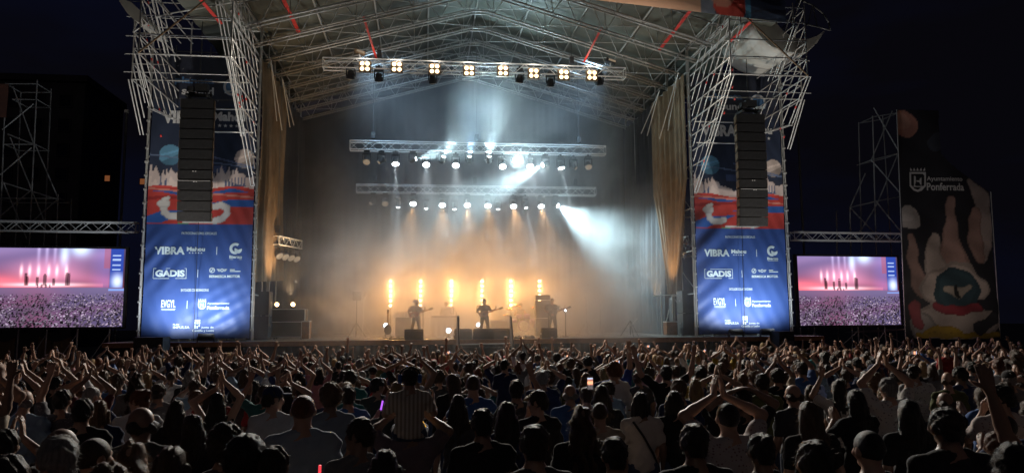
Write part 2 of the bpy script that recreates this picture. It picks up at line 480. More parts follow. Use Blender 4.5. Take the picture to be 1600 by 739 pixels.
# rolled canvas gutters at both sides of the roof
def shell(pts_img, y0, y1, name, label):
    prof = [at(a, b, y=y0) for a, b in pts_img]
    V = []; F = []; n = len(prof); rows = 6
    for j in range(rows+1):
        t = j/rows
        for p in prof: V.append((p.x, y0+(y1-y0)*t, p.z + 0.15*t))
    for j in range(rows):
        for i in range(n-1): a = j*n+i; F.append([a, a+1, a+n+1, a+n])
    return V, F
V, F = shell([(1176, 36), (1182, 50), (1192, 64), (1206, 74), (1226, 81), (1250, 85), (1262, 80), (1276, 66), (1288, 49)], 29.2, 32.6, '', '')
gr = thing('canvas_gutter', (15, 30, 14), 'white canvas trough sagging off the right end of the roof', 'awning')
o = link('canvas', np_mesh('canvas', V, F, M['canvas'], True), gr, (-15, -30, -14))
sm = o.modifiers.new('t', 'SOLIDIFY'); sm.thickness = 0.03
V, F = shell([(1214, 38), (1222, 48), (1238, 59), (1258, 63), (1274, 58), (1288, 48)], 29.15, 32.6, '', '')
o = link('dark_lining', np_mesh('dark_lining', V, F, M['darkcanvas'], True), gr, (-15, -30, -14))
ec = [at(a, b, y=29.13) for a, b in ((1176, 36), (1182, 50), (1192, 64), (1206, 74), (1226, 81), (1250, 85), (1262, 80), (1276, 66), (1288, 49), (1274, 58), (1258, 63), (1238, 59), (1222, 48), (1214, 38))]
MB().prism([(p.x, p.z) for p in ec], 29.10, 29.14).build('end_cap', M['canvas'], gr, (-15, -30, -14))
arch = [at(a, b, y=28.9) for a, b in ((1216, -10), (1245, -2), (1270, 9), (1286, 22), (1295, 36), (1297, 48), (1280, 43), (1230, 32), (1180, 30))]
mb = MB().path(arch, 0.035, 8); o = mb.build('arch', M['darksteel'], gr, (-15, -30, -14), True)
for (a, b, c, d) in ((1216, -8, 1222, 31), (1236, 33, 1246, -2), (1246, -2, 1258, 38), (1262, 40, 1270, 9), (1270, 9, 1277, 42)):
    bar('arch_strut', at(a, b, y=28.9), at(c, d, y=28.9), 0.022, 'darksteel', gr, (15, 30, 14))
gl = thing('canvas_gutter', (-15, 30, 15), 'white canvas roll at the left end of the roof', 'awning')
V, F = shell([(186, 2), (194, 0), (206, 5), (220, 18), (230, 32), (231, 37), (222, 39), (210, 32), (198, 20), (190, 8)], 30.2, 32.6, '', '')
o = link('canvas', np_mesh('canvas', V, F, M['canvas'], True), gl, (15, -30, -15))
cp_ = [at(a, b, y=30.19) for a, b in ((186, 2), (194, 0), (206, 5), (220, 18), (230, 32), (231, 37), (222, 39), (210, 32), (198, 20), (190, 8))]
MB().prism([(p.x, p.z) for p in cp_], 30.16, 30.2).build('end_cap', M['canvas'], gl, (15, -30, -15))
arch = [at(a, b, y=29.8) for a, b in ((208, 51), (236, 30), (262, 22), (330, 10), (420, -6))]
MB().path(arch, 0.035, 8).build('arch', M['steel'], gl, (15, -30, -15), True)
arch = [at(a, b, y=30.6) for a, b in ((208, 51), (220, 22), (236, 4), (250, -4))]
MB().path(arch, 0.03, 8).build('arch', M['steel'], gl, (15, -30, -15), True)

# ------------------------------------------------------------------ scaffold towers
def tower(s, label):
    B = (s*12.2, 33.5, -0.3)
    t = thing('scaffold_tower', B, label, 'scaffold')
    def b(name, p, q, r=0.03, m_='steel'):
        return bar(name, (s*p[0], p[1], p[2]), (s*q[0], q[1], q[2]), r, m_, t, B)
    R3 = lambda a: a
    # body behind the banner
    for x in (9.86, 11.3, 12.9, 14.5):
        for y in (33.1, 34.6, 36.1):
            b('standard', (x, y, -0.3), (x, y, 15.9), 0.032)
    for z in (3.8, 5.8, 7.8, 9.8, 11.8, 13.8, 15.6):
        for y in (33.1, 36.1): b('ledger', (9.86, y, z), (14.5, y, z), 0.028)
        for x in (9.86, 14.5): b('ledger', (x, 33.1, z), (x, 36.1, z), 0.028)
        for (xa, xb) in ((9.86, 11.3), (12.9, 14.5)):
            b('brace', (xa, 36.15, z), (xb, 36.15, z-2.0), 0.024)
        b('brace', (14.55, 33.1, z), (14.55, 36.1, z-2.0), 0.024)
    # couplers up the banner edges
    cp = MB()
    for x in (9.86, 14.46):
        for k in range(22): cp.box((s*x-B[0], 32.86-B[1], 2.3+0.6*k-B[2]), (0.11, 0.12, 0.07))
    cp.build('coupler', M['steel'], t)['kind'] = 'stuff'
    for x in (9.86, 14.46): b('standard', (x, 32.86, DECK-1.8), (x, 32.86, 15.6), 0.035)
    # cantilever brackets with parallel rakers
    for xi, (x, n) in enumerate(((9.92, 8), (10.42, 2), (13.25, 6), (12.75, 2))):
        yf = 28.2
        zb = 12.65 + (0.0 if xi % 2 == 0 else 2.16)
        b('standard', (x, yf, zb), (x, yf, 15.8), 0.030)
        slope = (12.65-8.53)/(32.75-28.2)
        low = 0.0 if xi < 2 else 1.6
        for i in range(n):
            z0 = zb+0.72*i; ye = 32.75 if xi < 2 else min(32.6, 30.0+0.72*i)
            b('raker', (x, yf, z0), (x, ye, z0-slope*(ye-yf)), 0.024)
            if i < 1: b('raker', (x+0.14, yf, z0), (x+0.14, ye, z0-slope*(ye-yf)), 0.024)
        for j in range(-4, 6):
            z = 12.65 - 0.72*j
            y0 = yf if j <= 0 else yf + 0.72*j/slope
            if y0 < 32.4 and ((xi == 0) or (xi == 2 and j < 2) or j < -2): b('ledger', (x, y0, z), (x, 32.8, z), 0.027, 'steel')
    for dx in (0, 0.14): b('ledger', (13.25+dx, 29.9, 11.03), (13.25+dx, 32.8, 11.36), 0.024)
    b('ledger', (9.92, 32.8, 8.53), (10.06, 32.8, 8.53), 0.03)
    x = 14.6
    b('standard', (x, 31.2, 12.6), (x, 31.2, 15.3), 0.03)
    for i in range(4):
        z0 = 12.6+0.66*i
        for dx in ((0, 0.13) if i == 0 else (0,) if s < 0 else ()): b('raker', (x+dx, 31.2, z0), (x+dx, 32.75, z0-1.95 + (0.1 if i else 0)), 0.028)
        b('ledger', (x, 31.2, z0), (x, 33.1, z0), 0.024)
        b('ledger', (14.6, 31.2, z0), (13.25, 31.2, z0), 0.024)
    for z in (12.65, 13.4, 14.15, 14.95, 15.6):
        b('ledger', (9.92, 28.2, z), (13.25, 28.2, z), 0.026)
        b('ledger', (9.92, 30.4, z), (14.6, 30.4, z), 0.022)
    b('ledger', (9.92, 31.2, 12.6), (14.6, 31.2, 12.6), 0.03)
    for z in (10.75, 11.75): b('ledger', (9.92, 32.3, z), (12.9, 32.3, z), 0.032)
    b('front_brace', (13.25, 28.15, 12.65), (9.92, 28.15, 15.75), 0.036, 'rust')
    # red coupler tapes on the rakers
    tp = MB()
    for k in range(18):
        i = k % 5; f_ = rng.uniform(0.1, 0.9); x = rng.choice((9.92, 10.42, 13.25))
        y = 28.2+f_*4.5; z = 12.65+0.72*i-0.905*(y-28.2)
        if x > 11 and y > 31: continue
        d = Vector((0, 1, -0.905)).normalized()*0.07
        p = Vector((s*x-B[0], y-B[1], z-B[2])); tp.tube(p-d*0.8, p+d*0.8, 0.030, 8)
    tp.build('marker_tape', M['red'], t, smooth=True)['kind'] = 'stuff'
    return t
tower(-1, 'left scaffold tower with forward slanting tubes above the speaker column')
tower(1, 'right scaffold tower with forward slanting tubes above the speaker column')

# ------------------------------------------------------------------ lettering
def text_mesh(body, bold):
    c = bpy.data.curves.new('lettering', 'FONT'); c.body = body; c.size = 1.0; c.offset = bold; c.resolution_u = 3
    o = bpy.data.objects.new('lettering', c); col.objects.link(o)
    dg = bpy.context.evaluated_depsgraph_get(); dg.update()
    me = bpy.data.meshes.new_from_object(o.evaluated_get(dg))
    V = np.zeros(len(me.vertices)*3); me.vertices.foreach_get('co', V); V = V.reshape(-1, 3)
    F = [list(p.vertices) for p in me.polygons]
    bpy.data.objects.remove(o); bpy.data.meshes.remove(me); bpy.data.curves.remove(c)
    return V, F
def lettering(body, x0, x1, z0, z1, yfun, mt, parent, name='lettering', bold=0.02, loc=None):
    V, F = text_mesh(body, bold)
    mn, mx = V.min(0), V.max(0)
    X = x0 + (V[:, 0]-mn[0])/(mx[0]-mn[0])*(x1-x0); Z = z0 + (V[:, 1]-mn[1])/(mx[1]-mn[1])*(z1-z0)
    P = np.stack([X, yfun(X, Z)-0.012, Z], 1)
    return link(name, np_mesh(name, P, F, M[mt]), parent, loc)
def flat(shape_pts, yfun, mt, parent, name, faces=None, loc=None):
    P = np.array([(a, 0, b) for a, b in shape_pts]); P[:, 1] = yfun(P[:, 0], P[:, 2])-0.012
    n = len(P)
    return link(name, np_mesh(name, P, faces or [list(range(n))], M[mt]), parent, loc)
def ring_pts(cx, cz, r0, r1, n=20, a0=0, a1=2*math.pi):
    P = []; F = []
    for i in range(n+1):
        a = a0+(a1-a0)*i/n; P += [(cx+r0*math.cos(a), cz+r0*math.sin(a)), (cx+r1*math.cos(a), cz+r1*math.sin(a))]
    for i in range(n): F.append([2*i, 2*i+1, 2*i+3, 2*i+2])
    return P, F
def star(cx, cz, r):
    return [(cx+(r if i % 2 == 0 else r*0.42)*math.sin(i*math.pi/5), cz+(r if i % 2 == 0 else r*0.42)*math.cos(i*math.pi/5)) for i in range(10)]

# ------------------------------------------------------------------ sponsor banners
BW = 4.39; ZB = 1.95; ZBLUE = 6.83; ZTOP = 14.3
def lerp(a, b, t): return a + (b-a)*t[..., None]
def hill(u, seed, n=6, base=6.0):
    r = np.random.default_rng(seed); y = np.zeros_like(u)
    for k in range(n): y += r.uniform(0.3, 1)/(k+1)*np.sin(u*(k+1)*1.7+r.uniform(0, 6))
    return y
def banner_art(U, Z):
    C = np.zeros(U.shape+(3,)); C[:] = (0.026, 0.030, 0.048)
    st_ = nr.random(U.shape) > 0.9985; C[st_] = (0.2, 0.2, 0.22)
    C[(Z < 12.2) & (Z > 9.2)] = (0.022, 0.03, 0.055)
    for (cx, cz, rr, c) in ((0.82, 9.85, 0.46, (0.10, 0.24, 0.36)), (3.95, 9.75, 0.42, (0.42, 0.34, 0.30))):
        d = np.hypot(U-cx, Z-cz); mk = d < rr; C[mk] = c
        C[(d < rr) & (Z-cz-0.5*(U-cx) < -0.12)] = np.array(c)*0.55
        C[(d < rr) & (np.abs(Z-cz-0.3*(U-cx)-0.1) < 0.05)] = np.array(c)*1.4
    C[np.abs(Z-9.55+0.12*(U-2.6)) < 0.025] = (0.12, 0.16, 0.25)
    C[(np.abs(Z-9.8+0.25*(U-2.6)) < 0.03) & (U > 2)] = (0.10, 0.13, 0.22)
    C[(np.abs(Z-9.25) < 0.14) & (U > 1.6) & (U < 3.2)] = (0.05, 0.07, 0.14)
    tri = lambda p, w: np.abs(((p/w) % 1)-0.5)*2
    tree = 8.75 + 0.28*hill(U, 3) + 0.42*(1-tri(U+0.06*np.sin(U*9), 0.21))*(0.55+0.45*np.sin(U*2.3+1)) + 0.35*np.abs(U-2.2)*0.35
    C[Z < tree] = (0.46, 0.37, 0.34)
    C[Z < tree-0.45-0.1*np.sin(U*5)] = (0.56, 0.45, 0.40)
    for k in range(9):
        cx = 3.2+0.13*k if k < 7 else 0.5+0.2*(k-7); C[(np.abs(U-cx) < 0.05*(8.95-Z)/0.4) & (Z > 8.5) & (Z < 8.95)] = (0.08, 0.10, 0.17)
    land = 8.42 + 0.10*np.sin(U*2.1+0.4)
    mk = Z < land
    C[mk] = (0.48, 0.055, 0.045)
    b1 = np.abs(Z-8.22-0.05*np.sin(U*3)) < 0.11*np.clip(1-np.abs(U-1.3)/1.2, 0, 1)
    b2 = np.abs(Z-8.28-0.05*np.sin(U*4)) < 0.10*np.clip(1-np.abs(U-3.4)/0.9, 0, 1)
    b3 = np.abs(Z-7.72-0.06*np.sin(U*2)) < 0.16*np.clip((U-1.7)/1.5, 0, 1)
    b4 = np.abs(Z-7.2-0.22*(U-0.8)) < 0.26*np.clip(1-np.abs(U-0.6)/1.4, 0, 1)
    for b_ in (b1, b2, b3, b4): C[b_ & mk] = (0.035, 0.11, 0.36)
    C[(np.abs(Z-7.95-0.05*U) < 0.07) & mk & (U < 2.6)] = (0.30, 0.03, 0.03)
    C[(np.abs(Z-8.38+0.08*U) < 0.04) & mk] = (0.62, 0.22, 0.17)
    C[(np.abs(Z-7.1+0.1*U) < 0.06) & mk & (U > 2)] = (0.62, 0.12, 0.08)
    def tube_(pts, w, c):
        pts = np.array(pts); dmin = np.full(U.shape, 9.0)
        for a, b in zip(pts[:-1], pts[1:]):
            d = b-a; t = np.clip(((U-a[0])*d[0]+(Z-a[1])*d[1])/(d@d), 0, 1)
            dmin = np.minimum(dmin, np.hypot(U-a[0]-t*d[0], Z-a[1]-t*d[1]))
        C[dmin < w] = np.array(c)*0.78; C[dmin < w*0.72] = c
    wht = (0.62, 0.58, 0.54)
    tube_([(0.66, 7.62), (0.70, 7.35), (0.92, 7.18), (1.25, 7.17), (1.4, 7.25)], 0.15, wht)
    tube_([(0.55, 7.72), (0.78, 7.72)], 0.16, wht); tube_([(0.66, 7.9), (0.82, 7.96)], 0.09, wht)
    tube_([(2.75, 7.6), (3.05, 7.68), (3.28, 7.55), (3.3, 7.3), (3.1, 7.08), (2.8, 6.99)], 0.15, wht)
    tube_([(1.5, 6.93), (2.7, 6.93)], 0.06, (0.65, 0.6, 0.55)); tube_([(1.3, 6.88), (1.7, 6.86)], 0.03, (0.15, 0.3, 0.1))
    C[Z < ZBLUE] = (0.040, 0.080, 0.26)
    low = np.clip((6.0-Z)/4.2, 0, 1)
    bl = Z < ZBLUE
    fac = (0.25*np.sin(U*1.3+Z*0.9)+0.5)*0.25
    C[bl] = C[bl]*(1-fac[bl])[:, None] + np.array((0.06, 0.14, 0.38))*fac[bl][:, None]
    up = Z > 8.4
    C[up] = np.minimum(C[up]*1.35, 0.8)  # upper print lightened in its colour to stand in for missing light
    C[np.abs(Z-12.35) < 0.02] = (0.10, 0.1, 0.1)
    return C

def banner(s, label):
    x0 = -14.38 if s < 0 else 9.99
    B = (x0+BW/2, 33.0, ZB)
    seed = 1.7 if s < 0 else 4.1
    def yf(X, Z):   # relief of the hung cloth
        u = X-x0
        w = 0.018*np.sin(u*2.2+Z*1.1+seed) + 0.012*np.sin(u*5.1-Z*2.3+seed*2) + 0.006*np.sin(u*11+Z*5)
        if s > 0:
            k = np.clip(1-np.hypot(u-0.0, (Z-6.4)*0.8)/2.6, 0, 1)
            w = w + 0.05*k*np.sin((u*1.5+(Z-6.4)*-1.6)*3.0+1.0)
            k2 = np.clip(1-np.hypot(u-0.3, (Z-3.2)*0.7)/1.6, 0, 1); w = w + 0.018*k2*np.sin((u*1.2-Z*1.6)*5)
        else:
            k2 = np.clip(1-np.hypot(u-3.4, (Z-3.0))/1.9, 0, 1); w = w + 0.022*k2*np.sin((u*1.1-Z*1.9)*6)
            k2 = np.clip(1-np.hypot(u-0.4, (Z-5.2))/1.6, 0, 1); w = w + 0.03*k2*np.sin((u*1.4-Z*1.1)*6)
        return 33.0 + w
    t = thing('sponsor_banner', B, label, 'banner')
    L = (-B[0], -B[1], -B[2])
    vgrid('banner_cloth', x0, x0+BW, ZB, ZTOP, 0.045, yf, lambda X, Z: banner_art(X-x0, Z), M['print'], t, L)
    # pixel layout of the left banner's lower half (zoom x 3.889 from 220,340) turned into metres on the cloth
    def U(zx): return x0 + (zx-44)/(664-44)*BW*0.985 + 0.03
    def Zz(zy): return 6.83 - (zy-43)/(729-43)*4.86
    def U2(zx, zy):
        lw = 44 - 30*(zy-43)/690.0; rw = 672 - 14*(zy-43)/690.0
        return x0 + (zx-lw)/(rw-lw)*BW
    def tx(body, a, b, c, d, ink='inkw', bold=0.02):
        lettering(body, U2(a, (c+d)/2), U2(b, (c+d)/2), Zz(d), Zz(c), yf, ink, t, bold=bold, loc=L)
    def rect(a, b, c, d, name='divider', ink='inkw'):
        flat([(U2(a, c), Zz(d)), (U2(b, c), Zz(d)), (U2(b, c), Zz(c)), (U2(a, c), Zz(c))], yf, ink, t, name, loc=L)
    tx('PATROCINADORES OFICIALES', 250, 457, 90, 106, bold=0.012)
    tx('VIBRA', 90, 270, 180, 228, bold=0.045)
    tx('Mahou', 282, 388, 181, 207, bold=0.045)
    for k in range(5): flat(star(U2(299+17*k, 217), Zz(217), 0.045), yf, 'inkw', t, 'star', loc=L)
    rect(457, 461, 180, 228)
    cx, cz = U2(570, 190), Zz(190)
    P, F = ring_pts(cx, cz, 0.13, 0.25, 20, 0.9, 5.0); flat(P, yf, 'inkw', t, 'emblem', F, L)
    P, F = ring_pts(cx+0.12, cz-0.05, 0.0, 0.16, 16, 2.6, 6.6); flat(P, yf, 'inkw', t, 'emblem', F, L)
    tx('Bierzo', 533, 611, 231, 250, bold=0.03); rect(535, 610, 255, 257, 'underline')
    for (a, b, c, d) in ((83, 281, 310, 313), (83, 281, 370, 373), (83, 86, 313, 370), (278, 281, 313, 370)): rect(a, b, c, d, 'box_line')
    tx('GADIS', 96, 270, 321, 362, bold=0.05)
    rect(347, 350, 318, 366)
    cx, cz = U2(432, 322), Zz(322)
    P, F = ring_pts(cx, cz, 0.085, 0.115, 18); flat(P, yf, 'inkw', t, 'emblem', F, L)
    for q in (0, 2): P, F = ring_pts(cx, cz, 0.0, 0.065, 6, q*math.pi/2, (q+1)*math.pi/2); flat(P, yf, 'inkw', t, 'emblem', F, L)
    cx = U2(490, 322); P, F = ring_pts(cx, cz, 0.04, 0.075, 16); flat(P, yf, 'inkw', t, 'emblem', F, L)
    for q in (-1, 1):
        for k in range(3): flat([(cx+q*0.09, cz+0.05-0.04*k), (cx+q*(0.22-0.03*k), cz+0.055-0.04*k), (cx+q*(0.21-0.03*k), cz+0.03-0.04*k), (cx+q*0.09, cz+0.025-0.04*k)][::(1 if q < 0 else -1)], yf, 'inkw', t, 'emblem', loc=L)
    rect(538, 568, 316, 321, 'small_print'); rect(538, 602, 326, 331, 'small_print')
    tx('BERMESCA MOTOR', 415, 600, 351, 367, bold=0.03)
    tx('ENTIDADES COLABORADORAS', 248, 413, 434, 450, bold=0.012)
    tx('EVGYL', 132, 215, 500, 546, bold=0.02); rect(132, 215, 553, 556, 'underline'); rect(134, 212, 560, 562, 'underline')
    rect(285, 288, 505, 553)
    def crest(zx, zy, w, h):
        cx, cz = U2(zx, zy), Zz(zy)
        for (r, ink, dy) in ((1.0, 'inkw', 0), (0.78, 'inkb', 0.003), ):
            pts = [(cx-w/2*r, cz+h/2*r), (cx-w/2*r, cz-h*0.2*r), (cx-w*0.3*r, cz-h*0.42*r), (cx, cz-h/2*r), (cx+w*0.3*r, cz-h*0.42*r), (cx+w/2*r, cz-h*0.2*r), (cx+w/2*r, cz+h/2*r)]
            flat(pts, lambda X, Z: yf(X, Z)-dy, ink, t, 'crest', loc=L)
        for (a, b, c, d) in ((-0.2, -0.1, -0.25, 0.25), (0.1, 0.2, -0.25, 0.25), (-0.1, 0.1, -0.05, 0.07)):
            flat([(cx+a*w, cz+c*h), (cx+b*w, cz+c*h), (cx+b*w, cz+d*h), (cx+a*w, cz+d*h)], lambda X, Z: yf(X, Z)-0.006, 'inkw', t, 'crest', loc=L)
        for k in range(5): flat([(cx+(-0.4+0.2*k-0.06)*w, cz+0.56*h), (cx+(-0.4+0.2*k+0.06)*w, cz+0.56*h), (cx+(-0.4+0.2*k)*w*1.15, cz+0.8*h)], yf, 'inkw', t, 'crest', loc=L)
    crest(374, 532, 0.32, 0.36)
    tx('Ayuntamiento', 405, 536, 515, 531, bold=0.012); tx('Ponferrada', 405, 536, 537, 559, bold=0.02)
    tx('PLAN', 202, 238, 641, 652, bold=0.02); tx('IMPULSA', 202, 300, 656, 671, bold=0.03)
    for (a, b, c, d) in ((328, 364, 619, 628), (328, 338, 631, 645), (342, 351, 631, 645), (355, 364, 631, 645), (328, 338, 650, 672), (342, 351, 655, 672), (355, 362, 650, 660)): rect(a, b, c, d, 'emblem')
    tx('Junta de', 370, 446, 659, 673, bold=0.02); tx('Castilla y León', 315, 446, 677, 694, bold=0.02)
    # upper part
    def tz(body, u0, u1, z0, z1, ink='inkg', bold=0.03): lettering(body, x0+u0, x0+u1, z0, z1, yf, ink, t, bold=bold, loc=L)
    tz('VIBRA', 0.45, 2.2, 11.25, 11.82, bold=0.05)
    tz('Mahou', 2.55, 4.0, 11.40, 11.82, bold=0.05)
    for k in range(5): flat(star(x0+2.85+0.24*k, 11.2, 0.09), yf, 'inkg', t, 'star', loc=L)
    tz('planeta', 0.9, 2.55, 12.98, 13.35, 'inkb'); tz('sound', 1.2, 2.55, 12.55, 12.9, 'inkg')
    P, F = ring_pts(x0+3.35, 12.95, 0.0, 0.42, 24); flat(P, yf, 'inkb', t, 'emblem', F, L)
    P, F = ring_pts(x0+3.35, 12.95, 0.30, 0.40, 24); flat(P, lambda X, Z: yf(X, Z)-0.004, 'inkg', t, 'emblem', F, L)
    flat([(x0+3.0, 12.66), (x0+3.7, 12.66), (x0+3.66, 12.78), (x0+3.04, 12.78)], lambda X, Z: yf(X, Z)-0.008, 'inkw', t, 'emblem', loc=L)
    bar('hanging_cable', (x0+2.18, 32.80, 6.9), (x0+2.15, 32.9, DECK+0.02), 0.012, 'black', t, B)
    return t
banner(-1, 'tall sponsor banner on the left tower behind the speaker column')
banner(1, 'tall rumpled sponsor banner on the right tower behind the speaker column')

# ------------------------------------------------------------------ speaker columns
def array(cx, yaw, label):
    B = (cx, 31.0, 6.7)
    t = thing('speaker_column', B, label, 'loudspeaker', rz=yaw)
    n = 12; h = 0.425
    cab = MB()
    pts = [(-0.66, 0), (0.66, 0), (0.52, 0.62), (-0.52, 0.62)]
    cab.prism(pts, 0.012, h-0.012, 'xy')
    cm = cab.mesh('cabinet', M['blackcab'])
    gm_ = MB(); gm_.box((0, -0.012, h/2), (1.28, 0.02, h-0.05)); gmm = gm_.mesh('grille', M['black'])
    sd = MB()
    for q in (-1, 1):
        for k in range(3): sd.box((q*(0.655-0.045*k), 0.08+0.18*k, h/2), (0.05, 0.10, h*0.7)); sd.box((q*(0.645-0.045*k), 0.15+0.17*k, 0.06), (0.05, 0.05, 0.08))
    sdm = sd.mesh('side_rigging', M['rust'])
    y, z, a = 0.0, 5.1, 0.0
    for i in range(n):
        a = R(0.0 + max(0, i-5)*1.1)
        z -= h*math.cos(a)
        y += h*math.sin(a)
        c = link('cabinet', cm, t, (0, y, z)); c.rotation_euler = (a, 0, 0)
        link('grille', gmm, c); link('side_rigging', sdm, c)
    rg = MB()
    for q in (-0.4, 0.4): rg.box((q, 0.25, 5.22), (0.08, 0.9, 0.1)); rg.tube((q, 0.1, 5.2), (q*0.3, 0.2, 5.75), 0.025)
    rg.box((0, 0.25, 5.32), (1.0, 0.12, 0.12)); rg.box((0.1, 0.2, 5.62), (0.5, 0.3, 0.3)); rg.box((-0.3, 0.1, 5.5), (0.25, 0.3, 0.22))
    rg.tube((0, 0.2, 5.7), (0, 0.2, 8.6), 0.02)
    rg.build('rigging_frame', M['black'], t)
    bg_ = MB()
    for q in (-0.06, 0.04): bg_.box((q, -0.03, 2.05), (0.05, 0.012, 0.03)); bg_.box((q+0.05, -0.03, 1.62), (0.05, 0.012, 0.03))
    bg_.box((0, -0.028, 1.66), (1.25, 0.006, 0.012))
    bg_.build('badge', M['inkg'], t)
    return t
array(-11.9, R(0), 'black hanging speaker column in front of the left banner')
array(12.0, R(0), 'black hanging speaker column in front of the right banner')
# ------------------------------------------------------------------ light trusses and their lamps
def truss(p, q, s, label, name='light_truss', bay=0.5, slings=None, m_='alu'):
    p, q = Vector(p), Vector(q); c = (p+q)/2
    t = thing(name, c, label, 'truss')
    d = (q-p); L = d.length; d = d/L; up = Vector((0, 0, 1)); dep = d.cross(up).normalized()
    def P(k, a, b): return p + d*k + up*(a*s/2) + dep*(b*s/2)
    for a in (-1, 1):
        for b in (-1, 1): bar('chord', P(0, a, b), P(L, a, b), 0.033, m_, t, c)
    n = max(2, int(round(L/bay))); w = L/n
    for i in range(n):
        z0, z1 = (-1, 1) if i % 2 == 0 else (1, -1)
        bar('brace', P(i*w, z0, 1), P((i+1)*w, z1, 1), 0.013, m_, t, c)
        bar('brace', P(i*w, z1, -1), P((i+1)*w, z0, -1), 0.013, m_, t, c)
        if i % 3 == 0: bar('brace', P(i*w, -1, -1), P(i*w, -1, 1), 0.013, m_, t, c)
    for k in (0, L):
        for a, b, a2, b2 in ((-1, -1, -1, 1), (1, -1, 1, 1), (-1, -1, 1, -1), (-1, 1, 1, 1)): bar('brace', P(k, a, b), P(k, a2, b2), 0.016, m_, t, c)
    for k, zt in (slings or []):
        o = P(k, 1, 0); bar('hoist_chain', o, (o.x, o.y, zt), 0.012, 'darksteel', t, c)
        MB().box(o+up*0.35-c, (0.2, 0.22, 0.34)).build('hoist', M['black'], t)
    return t

TY1, TY2, TY3 = 34.5, 39.0, 42.0
a, b = at(505, 101, y=TY1), at(976, 115, y=TY1); z1 = (a.z+b.z)/2
truss((a.x, TY1, z1), (b.x, TY1, z1), 0.46, 'front lighting truss carrying the eight bright four-lamp blinders', slings=[(2.6, 17), (11.9, 17)])
a, b = at(547, 229, y=TY2), at(945, 235, y=TY2); z2 = (a.z+b.z)/2
truss((a.x, TY2, z2), (b.x, TY2, z2), 0.46, 'middle lighting truss with the blazing white lamp under it', slings=[(1.2, 16.4), (6.7, 18), (12.3, 16.4)])
a, b = at(557, 296, y=TY3), at(930, 299, y=TY3); z3 = (a.z+b.z)/2
truss((a.x, TY3, z3), (b.x, TY3, z3), 0.44, 'rear lighting truss hanging lowest above the band', slings=[(1.0, 16.4), (6.7, 18), (12.6, 16.4)])

# blinders: four lamps in a square housing
def blinder_proto():
    t = thing('blinder_lamp', (0, 0, 0), '', 'stage light')
    hb = MB().box((0, 0.10, 0), (0.52, 0.16, 0.52)).build('housing', M['rust'], t)
    for i, (x, z) in enumerate(((-0.125, 0.125), (0.125, 0.125), (-0.125, -0.125), (0.125, -0.125))):
        MB().lathe([(0.02, 0.03), (0.09, 0.02), (0.098, 0.0), (0.112, -0.01), (0.115, 0.02)], (x, 0.01, z), (0, -1, 0), 14).build('lamp_rim', M['rust'], t, smooth=True)
        MB().lathe([(0.004, 0.06), (0.06, 0.045), (0.098, 0.012), (0.098, 0.0)], (x, 0.0, z), (0, -1, 0), 14).build('lens', M['warmlens'], t, smooth=True)
    MB().box((0, 0.12, 0.33), (0.06, 0.06, 0.2)).build('hook', M['black'], t)
    for q in (-1, 1): MB().box((q*0.275, 0.09, 0), (0.02, 0.22, 0.5)).build('barn_door', M['rust'], t)
    return t
bl = blinder_proto(); WARM = (1.0, 0.91, 0.79)
words = ['first blinder lamp from the left end of the front truss', 'second blinder lamp from the left on the front truss', 'third blinder lamp from the left on the front truss',
         'fourth blinder lamp from the left, just left of the roof ridge', 'fourth blinder lamp from the right end of the front truss', 'third blinder lamp from the right on the front truss', 'second blinder lamp from the right on the front truss', 'last blinder lamp at the right end of the front truss']
blx = [(570, 104), (620, 105), (679, 108), (733, 111), (786, 111), (834, 115), (881, 117), (925, 118)]
for i, (px, py) in enumerate(blx):
    o = bl if i == 0 else copy_tree(bl)
    p = at(px, py, y=TY1-0.33); o.location = p; o['label'] = words[i]; o['group'] = 'blinder lamps on the front truss'
    point('blinder_spill', p + Vector((0.0, -0.22, 0.42)), 16, WARM, 0.12)
    spot('blinder_beam', p + Vector((0, -0.12, 0)), (p.x*1.5, 12, 0.5), 2900, WARM, 95, 0.7, 0.12)

# moving heads
def head_proto(kind, lensmat):
    t = thing('moving_head_lamp', (0, 0, 0), '', 'stage light')
    MB().box((0, 0, 0.42), (0.30, 0.26, 0.14)).box((0, 0, 0.53), (0.10, 0.10, 0.12)).build('base', M['black'], t)
    y = MB()
    for q in (-1, 1): y.box((q*0.20, 0, 0.14), (0.05, 0.14, 0.44), taper=0.8)
    y.box((0, 0, 0.33), (0.44, 0.16, 0.05)).build('yoke', M['black'], t)
    r = 0.19 if kind == 'wash' else 0.11
    h = MB().lathe([(0.06, 0.20), (0.13, 0.17), (0.155, 0.05), (r*0.98, -0.10), (r+0.012, -0.16), (r+0.012, -0.19), (r, -0.19)], (0, 0, 0), (0, 0, 1), 16).build('head', M['black'], t, smooth=True)
    MB().lathe([(0.004, -0.225), (r*0.6, -0.215), (r*0.96, -0.195), (r*0.96, -0.185)], (0, 0, 0), (0, 0, 1), 16).build('lens', lensmat, h, smooth=True)
    return t
protos = {}
used_proto = set()
def head(kind, lens, p, target, label, group):
    k = (kind, lens)
    if k not in protos: protos[k] = head_proto(kind, M[lens])
    o = protos[k]
    if k in used_proto: o = copy_tree(o)
    used_proto.add(k)
    o.location = p; o['label'] = label; o['group'] = group
    h = [c for c in o.children if c.name.split('.')[0] == 'head'][0]
    h.rotation_mode = 'QUATERNION'; h.rotation_quaternion = (Vector(target)-Vector(p)).to_track_quat('-Z', 'Y')
    return o
CW = (0.80, 0.92, 1.0); CY = (0.62, 0.90, 1.0); NW = (1.0, 0.95, 0.88); AM2 = (1.0, 0.52, 0.19)
ORD = ['first', 'second', 'third', 'fourth', 'fifth', 'sixth', 'seventh', 'eighth', 'ninth', 'tenth', 'eleventh', 'twelfth', 'thirteenth', 'fourteenth', 'fifteenth', 'sixteenth']
GAIN = 2.6
